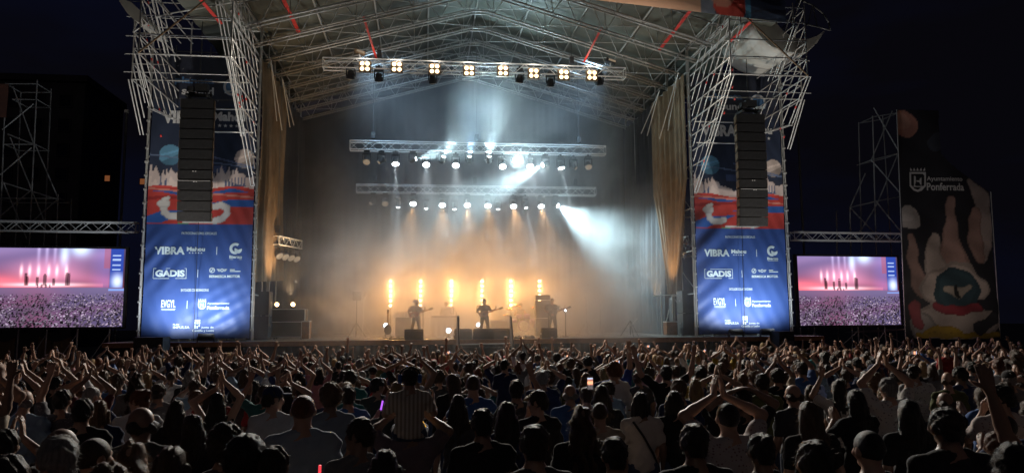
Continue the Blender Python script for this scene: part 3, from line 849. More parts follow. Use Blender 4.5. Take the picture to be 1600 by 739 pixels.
row2 = [  # px, py, kind, lens, target offset (dx,dy,dz) , watts, cone, colour
    (573, 250, 'wash', 'dimlens', (0, -5, -6), 0, 0, CW), (596, 251, 'beam', 'dimlens', (-2, -1, -2), 0, 0, CW),
    (618, 252, 'wash', 'whitelens', (0.4, -4.2, -9.5), 650, 13, CW), (645, 250, 'beam', 'whitelens', (6, -2.5, 1.2), 1800, 45, CY),
    (666, 254, 'wash', 'whitelens', (0.2, -8, -11), 200, 34, CW), (691, 250, 'beam', 'whitelens', (2.6, -3.2, 4.6), 1200, 60, CY),
    (712, 255, 'wash', 'whitelens', (0, -8, -11), 200, 34, CW), (733, 250, 'beam', 'whitelens', (0.5, -3.6, 5.2), 1000, 60, (0.42, 0.72, 1.0)),
    (764, 250, 'beam', 'whitelens', (0.1, -3.4, 5.4), 2300, 66, CY), (785, 257, 'wash', 'whitelens', (0, -8, -11), 200, 34, CW),
    (807, 251, 'wash', 'hotlens', (CAM[0]-1.9, CAM[1]-39, CAM[2]-11.5), 1500, 18, CY), (828, 257, 'wash', 'whitelens', (0, -8, -11), 200, 34, CW),
    (852, 256, 'beam', 'hotlens', (-5.5, -2.2, -3.3), 4600, 34, CY), (876, 258, 'wash', 'whitelens', (1.6, -2.0, -9.5), 900, 11, CW),
    (896, 260, 'beam', 'dimlens', (2, -1, -2), 0, 0, CW), (919, 258, 'wash', 'dimlens', (0, -5, -6), 0, 0, CW)]
row3 = [(583, 315, 'beam', 'dimlens', (-2, -1, -2), 0, 0, CW), (602, 315, 'wash', 'dimlens', (0, -5, -6), 0, 0, CW),
    (622, 319, 'beam', 'whitelens', (0, -0.8, -8), 850, 11, CW), (646, 315, 'wash', 'whitelens', (-0.6, -5.5, -8), 260, 44, AM2),
    (666, 321, 'beam', 'whitelens', (0, -0.8, -8), 850, 10, CW), (691, 317, 'wash', 'whitelens', (0, -5.5, -8), 500, 44, AM2),
    (710, 322, 'beam', 'whitelens', (0.1, -0.8, -8), 850, 9, CW), (730, 317, 'wash', 'whitelens', (0, -5.5, -8), 500, 44, AM2),
    (762, 318, 'wash', 'whitelens', (0, -5.5, -8), 500, 44, AM2), (778, 322, 'beam', 'whitelens', (0.2, -0.8, -8), 850, 10, CW),
    (802, 319, 'wash', 'whitelens', (0.2, -5.5, -8), 500, 44, AM2), (821, 320, 'beam', 'whitelens', (1.3, -0.8, -8), 1300, 12, CW),
    (845, 319, 'wash', 'whitelens', (0.4, -5.5, -8), 380, 42, AM2), (868, 319, 'beam', 'hotlens', (5.8, -4.0, -4.8), 6200, 66, CY)]
for rows, ty, nm in ((row2, TY2, 'middle'), (row3, TY3, 'rear')):
    for i, (px, py, kind, lens, dlt, w, cone, c) in enumerate(rows):
        p = at(px, py, y=ty); tg = p + Vector(dlt); dv = (tg-p).normalized()
        what = {'dimlens': 'unlit', 'whitelens': 'lit', 'hotlens': 'blazing'}[lens]
        sz = 'round wash lamp' if kind == 'wash' else 'narrow beam lamp'
        n = len(rows)
        wh = ORD[i]+' from the left' if i < (n+1)//2 else ORD[n-1-i]+' from the right'
        head(kind, lens, p, tg, f'{what} {sz} under the {nm} truss, {wh}', f'moving lamps under the {nm} truss')
        if lens == 'hotlens': point('lamp_glow', p + dv*0.34, 200 if kind == 'wash' else 40, c, 0.10)
        if w: spot('lamp_beam', p + dv*0.24, tg, w*GAIN, c, cone, 1.0 if cone > 20 else 0.4, 0.06)
# dark lamps under the front truss
dk = [(548, 126), (592, 130), (676, 133), (812, 132), (860, 138), (936, 136)]
for i, (px, py) in enumerate(dk):
    p = at(px, py-9, y=TY1+0.12)
    wh = ORD[i]+' from the left' if i < 3 else ORD[len(dk)-1-i]+' from the right'
    head('wash', 'dimlens', p, p+Vector((0.5*(i % 3-1), 2, -4)), f'dark unlit lamp hanging below the front truss, {wh}', 'unlit lamps below the front truss')
# follow spots riding on the front truss
for s, (px, py), lb in ((-1, (562, 84), 'brown floodlight clamped on top of the left half of the front truss'), (1, (954, 98), 'black floodlight clamped on top of the right end of the front truss')):
    p = at(px, py, y=TY1); t = thing('truss_floodlight', p, lb, 'stage light')
    MB().box((0, 0, 0.05), (0.5, 0.3, 0.16), Matrix.Rotation(0.3, 3, 'Y')).build('housing', M['rust' if s < 0 else 'black'], t)
    MB().box((0.05, -0.16, 0.05), (0.36, 0.02, 0.09), Matrix.Rotation(0.3, 3, 'Y')).build('lens', M['dimlens'], t); MB().box((0, 0, -0.12), (0.06, 0.08, 0.26)).build('clamp', M['steel'], t)
    spot('truss_flood', p+Vector((0, 0.3, 0.1)), (p.x*0.5, 41, 13.2), 2600, (0.46, 0.72, 1.0), 84, 1.0, 0.1)

# short side trusses with clusters of lamps in front of the side curtains
for s, (x0, y0_, x1, y1_), yy, lb in ((-1, (430, 374, 466, 384), (36.0, 38.2), 'left'), (1, (1036, 381, 1070, 376), (38.4, 36.2), 'right')):
    p, q = at(x0, y0_, y=yy[0]), at(x1, y1_, y=yy[1])
    p.z = q.z = (p.z+q.z)/2
    truss(p, q, 0.4, f'short side truss lit orange in front of the {lb} curtain', 'side_truss', 0.34, [(0.2, 14.3), ((q-p).length-0.2, 14.3)])
    for k in range(4):
        c = p + (q-p)*((k+0.5)/4) - Vector((0, 0, 0.62))
        head('wash', 'dimlens', c, c+Vector((-s*2.5, -2.2, -3)), f'small lamp under the {lb} side truss, {ORD[k]} from the front' if s < 0 else f'small lamp under the {lb} side truss, {ORD[k]} from the back', f'lamps under the {lb} side truss')
    md = (p+q)/2

# six upright bars of amber lamps at the back of the stage
def lampbar_proto():
    t = thing('lamp_bar', (0, 0, 0), '', 'stage light')
    MB().box((0, 0.08, 1.55), (0.10, 0.08, 3.1)).build('post', M['black'], t)
    MB().box((0, 0.05, 0.02), (0.5, 0.5, 0.04)).build('base', M['black'], t)
    for k in range(6):
        z = 2.94-0.262*k
        h = MB().lathe([(0.05, -0.08), (0.10, -0.05), (0.125, 0.03), (0.128, 0.05), (0.11, 0.05)], (0, 0, z), (0, -1, 0), 14).build('lamp', M['black'], t, smooth=True)
        MB().lathe([(0.004, 0.085), (0.046, 0.075), (0.072, 0.055), (0.072, 0.04)], (0, 0, z), (0, -1, 0), 14).build('lens', M['barlens'], h, smooth=True)
    return t
lb_ = lampbar_proto(); BY = 40.6
AMB = (1.0, 0.46, 0.13)
bw = ['leftmost amber lamp bar beside the guitarist in the hat', 'amber lamp bar right behind the guitarist in the hat', 'amber lamp bar behind the keyboard rig', 'amber lamp bar behind the singer with the guitar', 'amber lamp bar left of the drum kit', 'rightmost amber lamp bar behind the tall speaker stack']
for i, px in enumerate((610, 657, 705, 753, 798, 843)):
    o = lb_ if i == 0 else copy_tree(lb_)
    p = at(px, 480, y=BY); o.location = (p.x, BY, DECK); o['label'] = bw[i]; o['group'] = 'upright lamp bars behind the band'
    area('lamp_bar_light', (p.x, BY-0.12, DECK+2.3), (p.x, BY-6, DECK+0.8), 150 if i < 5 else 95, AMB, 0.24, 1.5, 140)

# ------------------------------------------------------------------ video screens
def screen_art(U, V):
    C = np.zeros(U.shape+(3,))
    ww = 1.0
    top = V > 0.50
    s = (V-0.5)/0.5
    n1 = 0.5+0.5*np.sin(U*7+3*np.sin(V*9+1)+2)
    base = np.stack([0.22+0.16*n1*(1-s)+0.08*n1, 0.07+0.05*n1+0.10*s, 0.13+0.08*n1+0.26*s], -1)
    red = np.exp(-((U-0.42)/0.22)**2-((s-0.35)/0.30)**2)
    base += red[..., None]*np.array((0.55, 0.20, 0.26))
    base += (np.exp(-((U-0.05)/0.25)**2-((s-0.1)/0.22)**2))[..., None]*np.array((0.75, 0.08, 0.04))
    wh = np.exp(-((U-0.66)/0.07)**2-((s-1.0)/0.18)**2)*1.3 + np.exp(-((U-0.54)/0.03)**2-((s-0.85)/0.3)**2)*1.0
    base += wh[..., None]*np.array((0.55, 0.75, 0.95))
    for u in (0.30, 0.36, 0.42): base += (np.exp(-((U-u-0.05)/0.012)**2)*np.clip(s-0.45, 0, 1)*0.9)[..., None]*np.array((0.7, 0.6, 0.9))
    blue = np.clip((U-0.72)/0.12, 0, 1)*(U < 0.88)*0.25; base += blue[..., None]*np.array((0.15, 0.15, 0.6))
    for u in (0.23, 0.29, 0.355, 0.43, 0.49, 0.56):
        base += (np.exp(-((U-u)/0.011)**2-((s-0.42)/0.13)**2)*1.2)[..., None]*np.array((1.0, 0.62, 0.6))
    fl = np.exp(-((s-0.07)/0.045)**2)*np.exp(-((U-0.42)/0.24)**2)
    base += fl[..., None]*np.array((1.3, 0.95, 1.0))
    base += (np.exp(-((s-0.05)/0.05)**2)*(U > 0.1)*(U < 0.84)*0.25)[..., None]*np.array((1.0, 0.15, 0.15))
    for u, h in ((0.265, .28), (0.275, .2), (0.405, .26), (0.565, .30), (0.58, .28), (0.35, .18), (0.47, .15)):
        mk = (np.abs(U-u) < 0.011) & (s > 0.05) & (s < 0.05+h); base[mk] *= 0.25
        mk = (np.hypot((U-u)*1.6, s-0.07-h) < 0.018); base[mk] *= 0.25
    base[(s < 0.085) & (s > 0.0) & (np.abs(U-0.40) < 0.05) & (np.sin(U*200) > -0.3)] *= 0.25
    bn = (U > 0.885) & (U < 0.985)
    base[bn] = np.array((0.03, 0.07, 0.42))
    g_ = bn & (s < 0.42); gl_ = np.exp(-((U-0.945)/0.04)**2-((s-0.16)/0.17)**2)
    base[g_] = base[g_] + gl_[g_][:, None]*np.array((0.9, 1.0, 1.1))
    for zz in (0.82, 0.72, 0.58, 0.46): mk = bn & (np.abs(s-zz) < 0.018) & (np.abs(U-0.935) < 0.03); base[mk] = (0.45, 0.6, 0.95)
    mk = (U > 0.84) & (U < 0.885) & (s > 0.5); base[mk] = base[mk]*0.5+np.array((0.25, 0.05, 0.05))
    base[U > 0.985] *= 0.3
    C[top] = base[top]
    # crowd
    low = ~top
    t = (0.5-V)/0.5
    cb = np.stack([0.12+0.05*n1, 0.075+0.02*U, 0.15+0.06*U], -1)
    hz = np.exp(-(t/0.25)**2); cb += hz[..., None]*np.array((0.07, 0.055, 0.10))
    brn = np.exp(-((U-0.35)/0.14)**2); cb += brn[..., None]*np.array((0.04, 0.0, -0.01))
    r = np.random.default_rng(5)
    for k in range(1500):
        tt = r.uniform(0.16, 1.0); u = r.uniform(0, 1); sz = 0.005+0.009*tt*r.uniform(0.4, 1)
        d = np.hypot((U-u)*1.5, (t-tt)*(0.75 if r.random() < 0.6 else 0.35))
        v = r.uniform(0.04, 0.75)**1.6*(0.5 if abs(u-0.33) < 0.13 else 1)
        c = np.array((v*1.0, v*0.78, v*1.08)) if r.random() < 0.75 else np.array((v*0.15, v*0.1, v*0.15))
        mk = (d < sz) & low
        cb[mk] = c
        mk = (np.hypot((U-u)*1.5, (t-tt-sz*2.0)*0.7) < sz*0.9) & low; cb[mk] *= 0.25
    C[low] = cb[low]
    C[(np.abs(V-0.47) < 0.012) & (U > 0.88)] = (0.25, 0.4, 0.9)
    return np.clip(C, 0, 1.6)
def screen(px0, py0, px1, py1, ya, yb, label):
    """corners top-left and bottom-right in the photograph, left edge at depth ya, right edge at yb"""
    a, b = at(px0, py0, y=ya), at(px1, py0, y=yb); c = at(px1, py1, y=yb)
    W = math.hypot(b.x-a.x, b.y-a.y); H = (a.z+b.z)/2-c.z; rz = math.atan2(b.y-a.y, b.x-a.x)
    o = thing('video_screen', (a.x, a.y, c.z), label, 'screen', rz=rz)
    vgrid('display', 0, W, 0, H, W/190, lambda X, Z: 0*X, lambda X, Z: screen_art(X/W, Z/H), M['led'], o)
    fb = MB(); t_ = 0.09
    fb.box((W/2, 0.10, -t_/2-0.002), (W+2*t_, 0.26, t_)); fb.box((W/2, 0.10, H+t_/2+0.002), (W+2*t_, 0.26, t_))
    for xx in (-t_/2-0.002, W+t_/2+0.002): fb.box((xx, 0.10, H/2), (t_, 0.256, H))
    fb.build('frame', M['black'], o)
    MB().box((W/2, 0.16, H/2), (W, 0.2, H)).build('back_panel', M['black'], o)
    nrm = Vector((math.sin(rz), -math.cos(rz), 0))
    ctr = Vector((a.x, a.y, c.z)) + Vector((math.cos(rz), math.sin(rz), 0))*W/2 + Vector((0, 0, H/2))
    area('screen_light', ctr + nrm*0.12, ctr + nrm*10 + Vector((0, 0, -2.5)), 110, (0.95, 0.62, 0.75), W, H)
    return a, b, c, H
sa = screen(-14, 388, 197, 510, 33.6, 34.0, 'big video screen left of the stage showing the band and crowd')
sb = screen(1245, 401, 1401, 507, 34.6, 35.0, 'big video screen right of the stage showing the band and crowd')
a, b = at(-20, 353, y=33.9), at(215, 354, y=34.1)
truss(a, (b.x, b.y, a.z), 0.42, 'horizontal truss above the left video screen', 'screen_truss', 0.45)
a, b = at(1238, 369, y=34.9), at(1412, 370, y=35.2)
truss(a, (b.x, b.y, a.z), 0.40, 'horizontal truss above the right video screen', 'screen_truss', 0.45)

def scaffold(segs, fx, fy, y, base, label, dy=1.3, r=0.032):
    t = thing('side_scaffold', base, label, 'scaffold')
    for (x0, y0, x1, y1, nm) in segs:
        p, q = at(*fx(x0, y0), y=y), at(*fx(x1, y1), y=y)
        bar(nm, p, q, r if nm != 'ledger' else r*0.85, 'steel', t, base)
        if nm == 'standard': bar(nm, p+Vector((0, dy, 0)), q+Vector((0, dy, 0)), r, 'steel', t, base)
        if nm in ('ledger',):
            bar(nm, p+Vector((0, dy, 0)), q+Vector((0, dy, 0)), r*0.85, 'steel', t, base)
            bar('transom', q, q+Vector((0, dy, 0)), r*0.85, 'steel', t, base); bar('transom', p, p+Vector((0, dy, 0)), r*0.85, 'steel', t, base)
    return t
s1 = [(165, 15, 112, 1120, 'standard'), (25, 30, -16, 1120, 'standard'), (258, 520, 238, 1120, 'standard'), (57, 45, 150, 300, 'brace'), (155, 300, 258, 540, 'brace'),
      (45, 270, 205, 660, 'brace'), (15, 470, 120, 720, 'brace'), (10, 235, 150, 120, 'brace'), (0, 435, 140, 315, 'brace'), (0, 620, 130, 510, 'brace'), (135, 650, 255, 545, 'brace'),
      (25, 32, 165, 32, 'ledger'), (35, 255, 155, 302, 'brace'), (18, 300, 155, 300, 'ledger'), (10, 468, 140, 508, 'brace'), (140, 508, 258, 545, 'brace'), (-10, 540, 258, 540, 'ledger'), (55, 100, 165, 102, 'ledger')]
scaffold(s1, lambda x, y: (x/2.84, 120+y/2.84), None, 35.4, (-20, 35.4, -0.3), 'tall grey scaffold frame rising behind the left video screen')
s2 = [(345, 40, 392, 745, 'standard'), (330, 45, 268, 190, 'brace'), (275, 35, 350, 165, 'brace'), (350, 165, 285, 320, 'brace'), (268, 190, 365, 300, 'brace'), (250, 230, 205, 330, 'brace'),
      (205, 330, 212, 745, 'standard'), (205, 330, 290, 420, 'brace'), (272, 60, 290, 745, 'standard'), (280, 310, 375, 425, 'brace'), (285, 320, 230, 410, 'brace'),
      (205, 330, 282, 312, 'brace'), (282, 312, 365, 295, 'brace'), (275, 62, 347, 50, 'ledger'), (212, 560, 380, 555, 'ledger'), (205, 420, 372, 425, 'ledger'), (228, 700, 390, 690, 'ledger'), (228, 690, 300, 745, 'brace'), (300, 700, 385, 745, 'brace'), (268, 190, 350, 170, 'ledger')]
scaffold(s2, lambda x, y: (1220+x/1.895, 150+y/1.895), None, 36.3, (21, 36.3, -0.3), 'tall grey scaffold frame between the right video screen and tall dark banner')
for (x0, y0, x1, y1, yy, lb) in ((198, 176, 188, 560, 36.5, 'thin upright mast left of the left sponsor banner'), (1246, 192, 1260, 556, 37.5, 'thin upright mast right of the right sponsor banner')):
    p, q = at(x0, y0, y=yy), at(x1, y1, y=yy); q.x = p.x
    t = thing('mast', (q.x, yy, -0.3), lb, 'mast')
    bar('pole', q, p, 0.06, 'darksteel', t, (q.x, yy, -0.3)); MB().box((0, 0, p.z+0.3+0.05), (0.16, 0.16, 0.14)).build('cap', M['steel'], t)
# screen legs and covered bases
for (pxs, yy, zt, lb) in (((30, 74, 122, 172), 34.2, sa[2].z, 'steel legs and dim cloth covers under the left video screen'), ((1250, 1272, 1340, 1382), 35.2, sb[2].z, 'steel legs and cross braces under the right video screen')):
    x0 = at(pxs[0], 500, y=yy).x; t = thing('screen_scaffold', (x0, yy, -0.3), lb, 'scaffold')
    xs_ = [at(p, 500, y=yy).x for p in pxs]
    for x in xs_: bar('leg', (x, yy, -0.3), (x, yy, zt-0.1), 0.035, 'steel', t, (x0, yy, -0.3))
    for xa, xb in zip(xs_[:-1], xs_[1:]): bar('brace', (xa, yy, 0.2), (xb, yy, zt-0.3), 0.022, 'steel', t, (x0, yy, -0.3))
    if yy < 35:
        for (pa, pb) in ((-10, 24), (60, 112)):
            xa, xb = at(pa, 530, y=yy+0.3).x, at(pb, 530, y=yy+0.3).x
            V = []; F = []; n = 24
            for j in range(7):
                for i in range(n+1):
                    V.append((xa+(xb-xa)*i/n-x0, 0.3+0.06*math.sin(i*0.9+j*0.2)*(1-j/8), -0.0+0.40*j - (0.25*abs(math.sin(i*0.13)) if j == 6 else 0)))
            for j in range(6):
                for i in range(n): q_ = j*(n+1)+i; F.append([q_, q_+1, q_+n+2, q_+n+1])
            link('cloth_cover', np_mesh('cloth_cover', V, F, M['tan'], True), t)

# ------------------------------------------------------------------ tall dark printed banner on the far right
y_ = 33.0
poly = [at(a, b, y=y_) for a, b in ((1402, 172), (1466, 173), (1469, 240), (1492, 262), (1546, 300), (1562, 529), (1416, 529))]
PXZ = [(p.x, p.z) for p in poly]
def inside(X, Z):
    r = np.zeros(X.shape, dtype=bool); n = len(PXZ)
    for i in range(n):
        (x0, z0), (x1, z1) = PXZ[i], PXZ[(i+1) % n]
        c = ((z0 > Z) != (z1 > Z)) & (X < (x1-x0)*(Z-z0)/(z1-z0+1e-9)+x0); r ^= c
    return r
def img(px, py): p = at(px, py, y=y_); return p.x, p.z
sc_ = (img(1500, 400)[0]-img(1460, 400)[0])/40.0
def dark_art(X, Z):
    C = _dark_art(X+0.05*np.sin(Z*5+X*3), Z+0.05*np.sin(X*6))
    n = 0.82+0.18*np.sin(X*2.9+Z*1.7+np.sin(Z*4.1))+0.10*(nr.random(X.shape)-0.5)
    return np.clip(C*n[..., None]*np.array((1.2, 1.12, 1.08))+0.012, 0, 0.85)
def _dark_art(X, Z):
    C = np.zeros(X.shape+(3,)); C[:] = (0.020, 0.020, 0.026)
    def circ(px, py, r, c, asp=1.0):
        x, z = img(px, py); mk = np.hypot(X-x, (Z-z)/asp) < r*sc_; C[mk] = c; return mk
    def blob(pts, w, c):
        pts = [np.array(img(*p)) for p in pts]; dm = np.full(X.shape, 99.0)
        for i, (a, b) in enumerate(zip(pts[:-1], pts[1:])):
            d = b-a; t = np.clip(((X-a[0])*d[0]+(Z-a[1])*d[1])/(d@d), 0, 1)
            ww = (w[i]+(w[i+1]-w[i])*t)*sc_
            dm = np.minimum(dm, np.hypot(X-a[0]-t*d[0], Z-a[1]-t*d[1])/ww)
        C[dm < 1] = c
        C[(dm < 1) & (dm > 0.82)] = np.array(c)*0.7
    circ(1414, 194, 20, (0.50, 0.24, 0.18)); circ(1408, 190, 13, (0.58, 0.32, 0.24))
    circ(1463, 222, 14, (0.05, 0.06, 0.08)); circ(1421, 340, 17, (0.42, 0.40, 0.38)); circ(1416, 336, 11, (0.5, 0.48, 0.46))
    pink = (0.38, 0.25, 0.215); pale = (0.46, 0.40, 0.36)
    blob([(1516, 285), (1535, 310), (1540, 360), (1535, 400)], (6, 12, 14, 10), (0.40, 0.34, 0.32))
    blob([(1524, 330), (1522, 372), (1530, 400)], (8, 12, 10), pink)
    blob([(1485, 312), (1486, 350), (1487, 385), (1490, 430)], (6, 9, 17, 32), pink)
    blob([(1461, 370), (1458, 400), (1466, 430)], (7, 15, 20), pale)
    blob([(1424, 372), (1427, 410), (1440, 450)], (6, 9, 13), (0.30, 0.20, 0.17))
    blob([(1462, 450), (1500, 440), (1530, 450)], (24, 30, 16), pale)
    blob([(1455, 505), (1495, 500), (1540, 505)], (26, 34, 20), pale)
    blob([(1440, 505), (1448, 520)], (18, 20), (0.32, 0.30, 0.28))
    circ(1495, 455, 36, (0.025, 0.055, 0.07), 0.95); circ(1495, 452, 29, (0.035, 0.075, 0.095), 0.95)
    blob([(1476, 450), (1495, 458), (1514, 450)], (4, 8, 4), (0.42, 0.38, 0.32)); blob([(1496, 447), (1496, 462)], (2, 4), (0.02, 0.02, 0.02))
    blob([(1462, 480), (1494, 486), (1530, 480)], (6, 7, 6), (0.28, 0.04, 0.055))
    blob([(1448, 520), (1478, 516), (1500, 522)], (6, 8, 5), (0.45, 0.30, 0.03)); blob([(1436, 524), (1560, 524)], (4, 4), (0.40, 0.27, 0.03))
    blob([(1430, 480), (1434, 505)], (9, 9), (0.30, 0.06, 0.07)); blob([(1530, 514), (1552, 498)], (9, 9), (0.05, 0.05, 0.06))
    return C
tb = thing('tall_banner', (poly[6].x, y_, poly[6].z), 'tall dark town banner with a pink pointing shape at the far right', 'banner')
TL = (-poly[6].x, -y_, -poly[6].z)
def yw(X, Z): return y_ + 0.03*np.sin(X*2.1+Z*0.7) + 0.025*np.sin(Z*4.3-X*2.6)*np.clip((6.2-Z)/3, 0, 1)
x0 = min(p.x for p in poly); x1 = max(p.x for p in poly); z0 = min(p.z for p in poly); z1_ = max(p.z for p in poly)
vgrid('banner_cloth', x0, x1, z0, z1_, 0.06, yw, dark_art, M['print'], tb, TL, inside)
def tbt(body, pa, pb, pc, pd, ink, bold):
    (xa, za), (xb, _), (_, zc), (_, zd) = img(pa, pc), img(pb, pc), img((pa+pb)/2, pc), img((pa+pb)/2, pd)
    lettering(body, xa, xb, zd, zc, yw, ink, tb, bold=bold, loc=TL)
tbt('Ayuntamiento', 1448, 1503, 276, 285, 'inkg', 0.015); tbt('Ponferrada', 1448, 1505, 286, 298, 'inkg', 0.025)
for (r, ink, dy) in ((1.0, 'inkg', 0), (0.8, 'black', 0.004)):
    pts = [(1434+13*a*r, 283+b*r) for a, b in ((-1, -14), (-1, 8), (-0.5, 15), (0, 17), (0.5, 15), (1, 8), (1, -14))][::-1]
    flat([img(*p) for p in pts], lambda X, Z: yw(X, Z)-dy, ink, tb, 'crest', loc=TL)
for (a, b, c, d) in ((-6, -3, -8, 9), (3, 6, -8, 9), (-3, 3, -1, 2)):
    flat([img(1434+a, 283+d), img(1434+b, 283+d), img(1434+b, 283+c), img(1434+a, 283+c)], lambda X, Z: yw(X, Z)-0.008, 'inkg', tb, 'crest', loc=TL)
for k in range(5): flat([img(1424+5*k-2, 267), img(1424+5*k+2, 267), img(1434+(k-2)*5.6, 262)], yw, 'inkg', tb, 'crest', loc=TL)
for (a, b, c, d) in ((1401, 172, 1415, 529), (1548, 300, 1563, 529)): 
    p, q = at(a, b, y=y_), at(c, d, y=y_); bar('edge_pole', p, q, 0.022, 'steel', tb, (poly[6].x, y_, poly[6].z))
spot('tall_banner_fill', (21.6, 27.6, 1.7), (22.3, 33, 7.2), 190, (1.0, 0.86, 0.76), 110, 1.0, 0.2)  # added fill from an unseen source, brightens the tall banner
# a scrap of printed cloth on the left scaffold
p, q = at(-12, 131, y=35.3), at(10, 184, y=35.3)
tag(vgrid('cloth_panel', p.x, q.x, q.z, p.z, 0.1, lambda X, Z: 35.3+0.02*np.sin(Z*5), lambda X, Z: np.broadcast_to(np.array((0.22, 0.10, 0.07)), X.shape+(3,)).copy(), M['print']), 'brownish printed cloth scrap at the top of the left scaffold', 'banner')

# ------------------------------------------------------------------ flood lamps at the foot of the banners
fl = None
floods = [(322, 524, 31.95, 'small black floodlight at the foot of the left sponsor banner', -12.0), (1150, 518, 31.95, 'small black floodlight at the foot of the right sponsor banner', 11.2), (1199, 517, 31.95, 'outer small black floodlight at the foot of the right sponsor banner', 13.0)]
for i, (px, py, y, lb, tx_) in enumerate(floods):
    p = at(px, py, y=y); t = thing('flood_lamp', (p.x, y, DECK), lb, 'floodlight', 'flood lamps under the sponsor banners')
    MB().box((0, 0, 0.21), (0.62, 0.20, 0.22), Matrix.Rotation(-0.5, 3, 'X')).build('housing', M['black'], t)
    MB().box((0, 0.07, 0.29), (0.54, 0.02, 0.14), Matrix.Rotation(-0.75, 3, 'X')).build('lens', M['dimlens'], t)
    for q in (-1, 1): MB().box((q*0.33, 0, 0.11), (0.03, 0.12, 0.22)).build('bracket', M['black'], t)
BLW = (0.80, 0.90, 1.0)
for s in (-1, 1):
    for dx in (-0.9, 0.9):
        spot('banner_flood', (s*12.19+dx, 31.55, DECK+0.40), (s*12.19+dx*0.6, 33.0, 6.4), 560, BLW, 168, 1.0, 0.15)
    spot('tower_fill', (s*12.3, 28.3, 1.3), (s*13.0, 30.6, 14.0), 2600, (1.0, 0.93, 0.82), 66, 0.8, 0.12)  # added fill from an unseen source, for the tower tubes and gutters
def fill_flood(x, y, z, label):  # housing made up for an added fill spot, hidden in the crowd
    t = thing('fill_flood', (x, y, gz(y)), label, 'floodlight')
    bar('pole', (0, 0.1, 0), (0, 0.1, z-gz(y)-0.1), 0.03, 'black', t)
    MB().box((0, 0.06, z-gz(y)-0.16), (0.4, 0.2, 0.22), Matrix.Rotation(-0.7, 3, 'X')).build('housing', M['black'], t)
    MB().lathe([(0.22, 0), (0.2, 0.03), (0.04, 0.05)], (0, 0.1, 0), (0, 0, 1), 12).build('base', M['black'], t)
fill_flood(-12.3, 28.3, 1.15, 'added unseen floodlight on a short pole in the crowd before the left sponsor banner')
fill_flood(12.3, 28.3, 1.15, 'added unseen floodlight on a short pole in the crowd before the right sponsor banner')
fill_flood(21.6, 27.6, 1.5, 'added unseen floodlight on a short pole in the crowd before the tall dark banner')
# added fill spots without fixtures, brightening the curtains from below
for s in (-1, 1):
    spot('curtain_fill', (s*8.6, 34.8, DECK+1.9), (s*9.7, 36.0, 9.0), 1400 if s < 0 else 900, (1.0, 0.64, 0.33), 80, 0.9, 0.12)
# ------------------------------------------------------------------ smooth bodies from blended round limbs
def v3(*a): return np.array(a, dtype=np.float64)
def cap(a, b, ra, rb=None, k=0.03): return ('c', v3(*a), v3(*b), ra, ra if rb is None else rb, k)
def ell(c, r, rot=None, k=0.03): return ('e', v3(*c), v3(*r), rot, None, k)
def mesh_field(prims, res, cuts=(), noise=None):
    lo, hi = [], []
    for p in prims:
        if p[0] == 'c':
            m_ = max(p[3], p[4]); lo.append(np.minimum(p[1], p[2])-m_); hi.append(np.maximum(p[1], p[2])+m_)
        else:
            m_ = p[2].max(); lo.append(p[1]-m_); hi.append(p[1]+m_)
    pad = 0.02+3*res
    lo = np.min(lo, 0)-pad; hi = np.max(hi, 0)+pad
    n = np.ceil((hi-lo)/res).astype(int)+1
    F = np.ones(n, dtype=np.float32)
    ax = [lo[i]+res*np.arange(n[i]) for i in range(3)]
    for p, pl_, ph_ in zip(prims, range(len(prims)), range(len(prims))):
        k = p[5]
        if p[0] == 'c': m_ = max(p[3], p[4]); a = np.minimum(p[1], p[2])-m_; b = np.maximum(p[1], p[2])+m_
        else: m_ = p[2].max(); a = p[1]-m_; b = p[1]+m_
        i0 = np.maximum(((a-k-2*res-lo)/res).astype(int), 0); i1 = np.minimum(((b+k+2*res-lo)/res).astype(int)+2, n)
        X = ax[0][i0[0]:i1[0], None, None]; Y = ax[1][None, i0[1]:i1[1], None]; Z = ax[2][None, None, i0[2]:i1[2]]
        if p[0] == 'c':
            d = p[2]-p[1]; L2 = max(d@d, 1e-9)
            t = np.clip(((X-p[1][0])*d[0]+(Y-p[1][1])*d[1]+(Z-p[1][2])*d[2])/L2, 0, 1)
            D = np.sqrt((X-p[1][0]-t*d[0])**2+(Y-p[1][1]-t*d[1])**2+(Z-p[1][2]-t*d[2])**2) - (p[3]+(p[4]-p[3])*t)
        else:
            x, y, z = X-p[1][0], Y-p[1][1], Z-p[1][2]
            if p[3] is not None:
                Rm = np.array(p[3]).T
                x, y, z = (Rm[0][0]*x+Rm[0][1]*y+Rm[0][2]*z, Rm[1][0]*x+Rm[1][1]*y+Rm[1][2]*z, Rm[2][0]*x+Rm[2][1]*y+Rm[2][2]*z)
            r = p[2]; k0 = np.sqrt((x/r[0])**2+(y/r[1])**2+(z/r[2])**2); k1 = np.sqrt((x/r[0]**2)**2+(y/r[1]**2)**2+(z/r[2]**2)**2)
            D = k0*(k0-1)/np.maximum(k1, 1e-6)
        S = F[i0[0]:i1[0], i0[1]:i1[1], i0[2]:i1[2]]
        h = np.clip(0.5+0.5*(S-D)/k, 0, 1)
        F[i0[0]:i1[0], i0[1]:i1[1], i0[2]:i1[2]] = S*(1-h)+D*h-k*h*(1-h)
    if noise is not None or cuts:
        X, Y, Z = np.meshgrid(*ax, indexing='ij', sparse=True)
        if noise is not None: F = F + noise(X, Y, Z).astype(np.float32)
        for c in cuts: F = np.maximum(F, c(X, Y, Z).astype(np.float32))
    F[0] = F[-1] = 1; F[:, 0] = F[:, -1] = 1; F[:, :, 0] = F[:, :, -1] = 1
    return nets(F, lo, res)
